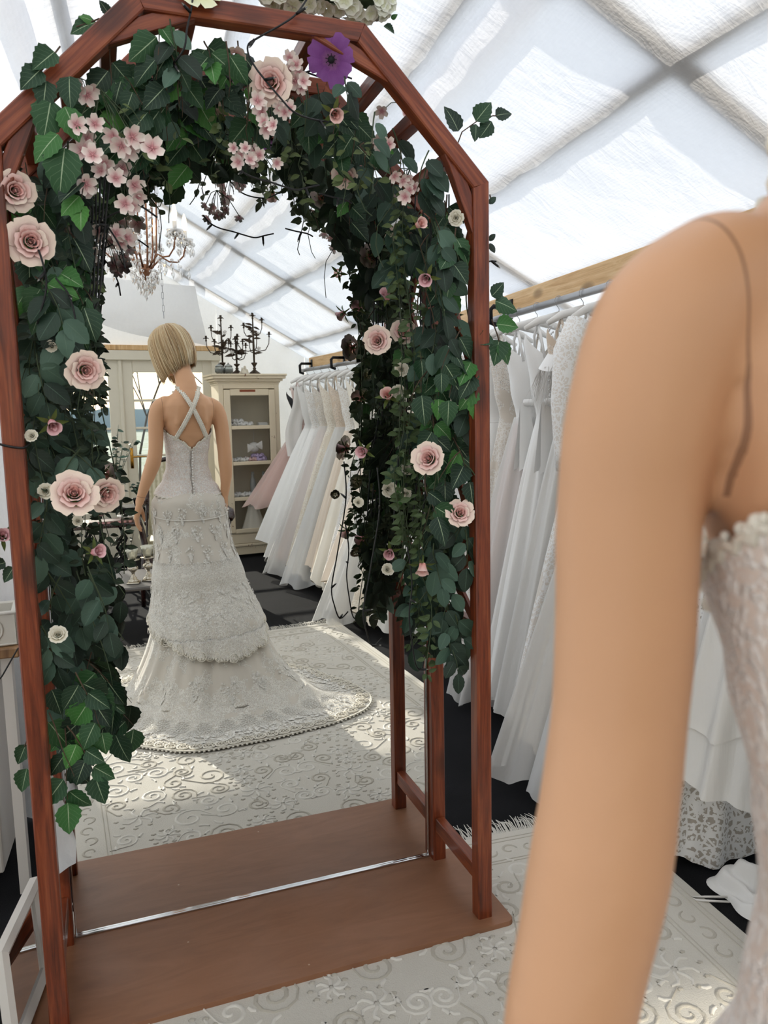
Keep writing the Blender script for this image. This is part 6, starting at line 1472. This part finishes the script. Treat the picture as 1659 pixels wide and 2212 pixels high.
def potplant(name, label, loc, h, n, seed, pot_mat, pr=.06, ph=.12, leaf=.045):
    rnd = random.Random(seed); o = thing(name, label, 'plant', loc); MB().lathe([(0, 0), (pr*.72, 0), (pr*.95, ph*.8), (pr*1.05, ph*.82), (pr*1.05, ph), (pr*.95, ph), (pr*.9, ph*.86), (0, ph*.86)], 20).build('pot', pot_mat, o); stm = MB()
    for k in range(n):
        a = rnd.uniform(0, 6.28); L = h*rnd.uniform(.55, 1); sp = rnd.uniform(.15, .5); P = [Vector((0, 0, ph*.85))+Vector((math.cos(a)*sp*L*f**1.5, math.sin(a)*sp*L*f**1.5, L*f)) for f in (0, .3, .6, .85, 1)]; stm.tube(P, [.004, .003, .0025, .002, .001], 5)
        for q in range(6):
            f = rnd.uniform(.4, 1); i = min(3, int(f*4)); p = P[i].lerp(P[i+1], f*4-i); b = rnd.uniform(0, 6.28); ob('leaf', rnd.choice(LEAVES['rose']), None, o, orient(p, Vector((math.cos(b), math.sin(b), rnd.uniform(-.2, .5))), Vector((rnd.uniform(-.4, .4), .6, .7)), leaf*rnd.uniform(.7, 1.3)))
    stm.build('stems', M_STEM, o); return o
M_GPOT = plain('grey_blue_zinc', srgb(118, 126, 134), .5, .3)
pst = thing('plant_stand', 'black wicker plant stand in front of the French doors', 'stand', (.10, -5.15, 0)); MB().box((0, 0, .57), (.52, .28, .03), None, .005).build('stand_top', M_BLACKMETAL, pst, False)
MB().box((.08, .12, .50), (.30, .02, .14), None, .004).build('wicker_panel', plain('black_wicker', srgb(24, 22, 22), .6, bump=1.0, bscale=120), pst, False)
for sx in (-1, 1):
    for sy in (-1, 1): MB().tube([(sx*.23, sy*.12, .56), (sx*.23, sy*.12, 0)], .012, 6).build('leg', M_BLACKMETAL, pst)
potplant('potted_tree', 'leafy plant with thin arching stems in a grey zinc pot', (.02, -5.12, .585), .62, 12, 3, M_GPOT, .055, .14)
potplant('potted_ivy', 'low bushy plant beside the zinc pot', (.20, -5.12, .585), .16, 14, 8, M_BLACKMETAL, .05, .07, .035)
potplant('floor_plant', 'small trailing plant under the treadle table', (.06, -4.85, 0), .3, 8, 12, M_BLACKMETAL, .06, .12, .03)
# ------------------------------------------------------------------ left of the arch: desk, carved planter, leaning mirror, cloth
dk = thing('white_desk', 'white drawer desk with a wooden top left of the arch', 'desk', (-1.02, .42, 0))
sharp(MB().box((0, 0, .755), (.76, .42, .03), None, .004).build('wooden_top', wood('oak_top', srgb(120, 84, 52), srgb(160, 120, 80), srgb(186, 148, 104), .5), dk, False)); MB().box((-.03, .02, .40), (.62, .34, .66), None, .004).build('carcass', M_WHITE, dk, False)
for z in (.62, .45, .28, .13): sharp(MB().box((-.03, -.16, z), (.58, .02, .14), None, .006).build('drawer', M_WHITE, dk, False)); MB().tube([(-.06, -.175, z), (-.06, -.195, z), (.0, -.195, z), (.0, -.175, z)], .005, 6).build('drawer_pull', M_BLACKMETAL, dk)
for sx in (-1, 1): MB().box((sx*.335-.0, -.14, .37), (.028, .04, .74)).build('leg', M_WHITE, dk, False)
pl = thing('carved_planter', 'white carved stone box with a round floral medallion on the desk', 'planter', (-.80, .30, .77), .1); bm_ = MB()
for x, y, sx, sy in ((0, -.07, .30, .016), (0, .07, .30, .016), (-.142, 0, .016, .14), (.142, 0, .016, .14)): bm_.box((x, y, .05), (sx, sy, .10), None, .004)
M_STONE = plain('white_carved_stone', srgb(222, 218, 208), .8, bump=.5, bscale=50); bm_.box((0, 0, .006), (.30, .14, .012)); bm_.build('box_body', M_STONE, pl, False)
md = MB()
for cx in (-.08, .075):
    for rr_ in (.036, .026): md.tube([Vector((cx+rr_*math.cos(a*.3927), -.079, .05+rr_*math.sin(a*.3927))) for a in range(16)], .003, 5, closed=True)
    for q in range(8): md.ball((cx+.016*math.cos(q*.785), -.079, .05+.016*math.sin(q*.785)), .006, 6, 4)
md.tube([(.145, -.079, .006), (.145, -.079, .094), (-.145, -.079, .094), (-.145, -.079, .006)], .004, 5, closed=True); md.build('floral_medallions', M_STONE, pl)
bin_ = thing('desk_cord', 'thin black cord hanging off the desk edge', 'cord', (0, 0, 0), room=False); MB().tube([at_pixel(-20, 1490, .1), at_pixel(5, 1460, .1), at_pixel(22, 1430, .1), at_pixel(38, 1402, .1), at_pixel(60, 1385, .12)], .0022, 5).build('cord', M_CABLE, bin_)
ws = MB().grid(lambda u, v: Vector((lerp(-1.45, -.46, u), .72+.02*math.sin(u*22)+.012*math.sin(u*47+v*2), lerp(.01, 2.1, v))), 70, 20).build('white_sheet', M_GABLE, None, True, ROOMM); tag(ws, 'white cloth curtain hanging behind the desk', 'curtain')
mf = thing('framed_mirror', 'small white-framed mirror leaning beside the left post', 'mirror', (0, 0, 0), room=False)
Tf, Tn, Bn, Bf = Vector((-.600, -.055, .245)), Vector((-.652, -.335, .245)), Vector((-.632, -.405, .024)), Vector((-.580, -.125, .024))
def fq(u, v): return (Bf*(1-u)+Bn*u)*(1-v)+(Tf*(1-u)+Tn*u)*v
nrm = (fq(1, 0)-fq(0, 0)).cross(fq(0, 1)-fq(0, 0)).normalized()
if nrm.x < 0: nrm = -nrm
MB().add([fq(.12, .14), fq(.88, .14), fq(.88, .86), fq(.12, .86)], [(0, 1, 2, 3)]).build('mirror_glass', M_MIRROR, mf, False)
for (a, b, c_, d_) in (((0, 0), (1, 0), (.87, .15), (.13, .15)), ((1, 0), (1, 1), (.87, .85), (.87, .15)), ((1, 1), (0, 1), (.13, .85), (.87, .85)), ((0, 1), (0, 0), (.13, .15), (.13, .85))):
    q = [fq(*a), fq(*b), fq(*c_), fq(*d_)]; vs = [q[0]-nrm*.012, q[1]-nrm*.012, q[1]+nrm*.006, q[2]+nrm*.004, q[2]-nrm*.012, q[3]-nrm*.012, q[3]+nrm*.004, q[0]+nrm*.006, (q[0]*.55+q[3]*.45)+nrm*.014, (q[1]*.55+q[2]*.45)+nrm*.014]
    MB().add(vs, [(0, 1, 2, 7), (7, 2, 9, 8), (8, 9, 3, 6), (6, 3, 4, 5), (5, 4, 1, 0)]).build('frame_side', M_WHITE, mf, False)
tip = Vector((-.491, -.136, .34)); A_, B_ = at_pixel(100, 1640, -.2), at_pixel(112, 1900, -.22)
def flap(u, v):
    e = [A_, A_.lerp(tip, .55)+Vector((.006, 0, .004)), tip+Vector((0, 0, .02)), tip+Vector((-.004, -.01, -.03)), tip.lerp(B_, .45)+Vector((.006, 0, -.012)), B_]; f = u*5; i = min(4, int(f)); p = e[i].lerp(e[i+1], f-i); q = at_pixel(92, lerp(1650, 1890, u), -.2)
    return p.lerp(q, v)+Vector((0, .02*math.sin(math.pi*v), 0))
fl_ = MB().grid(flap, 20, 10).build('cloth_corner', M_GABLE, None); tag(fl_, 'rounded corner of white cloth poking between the left posts', 'cloth')
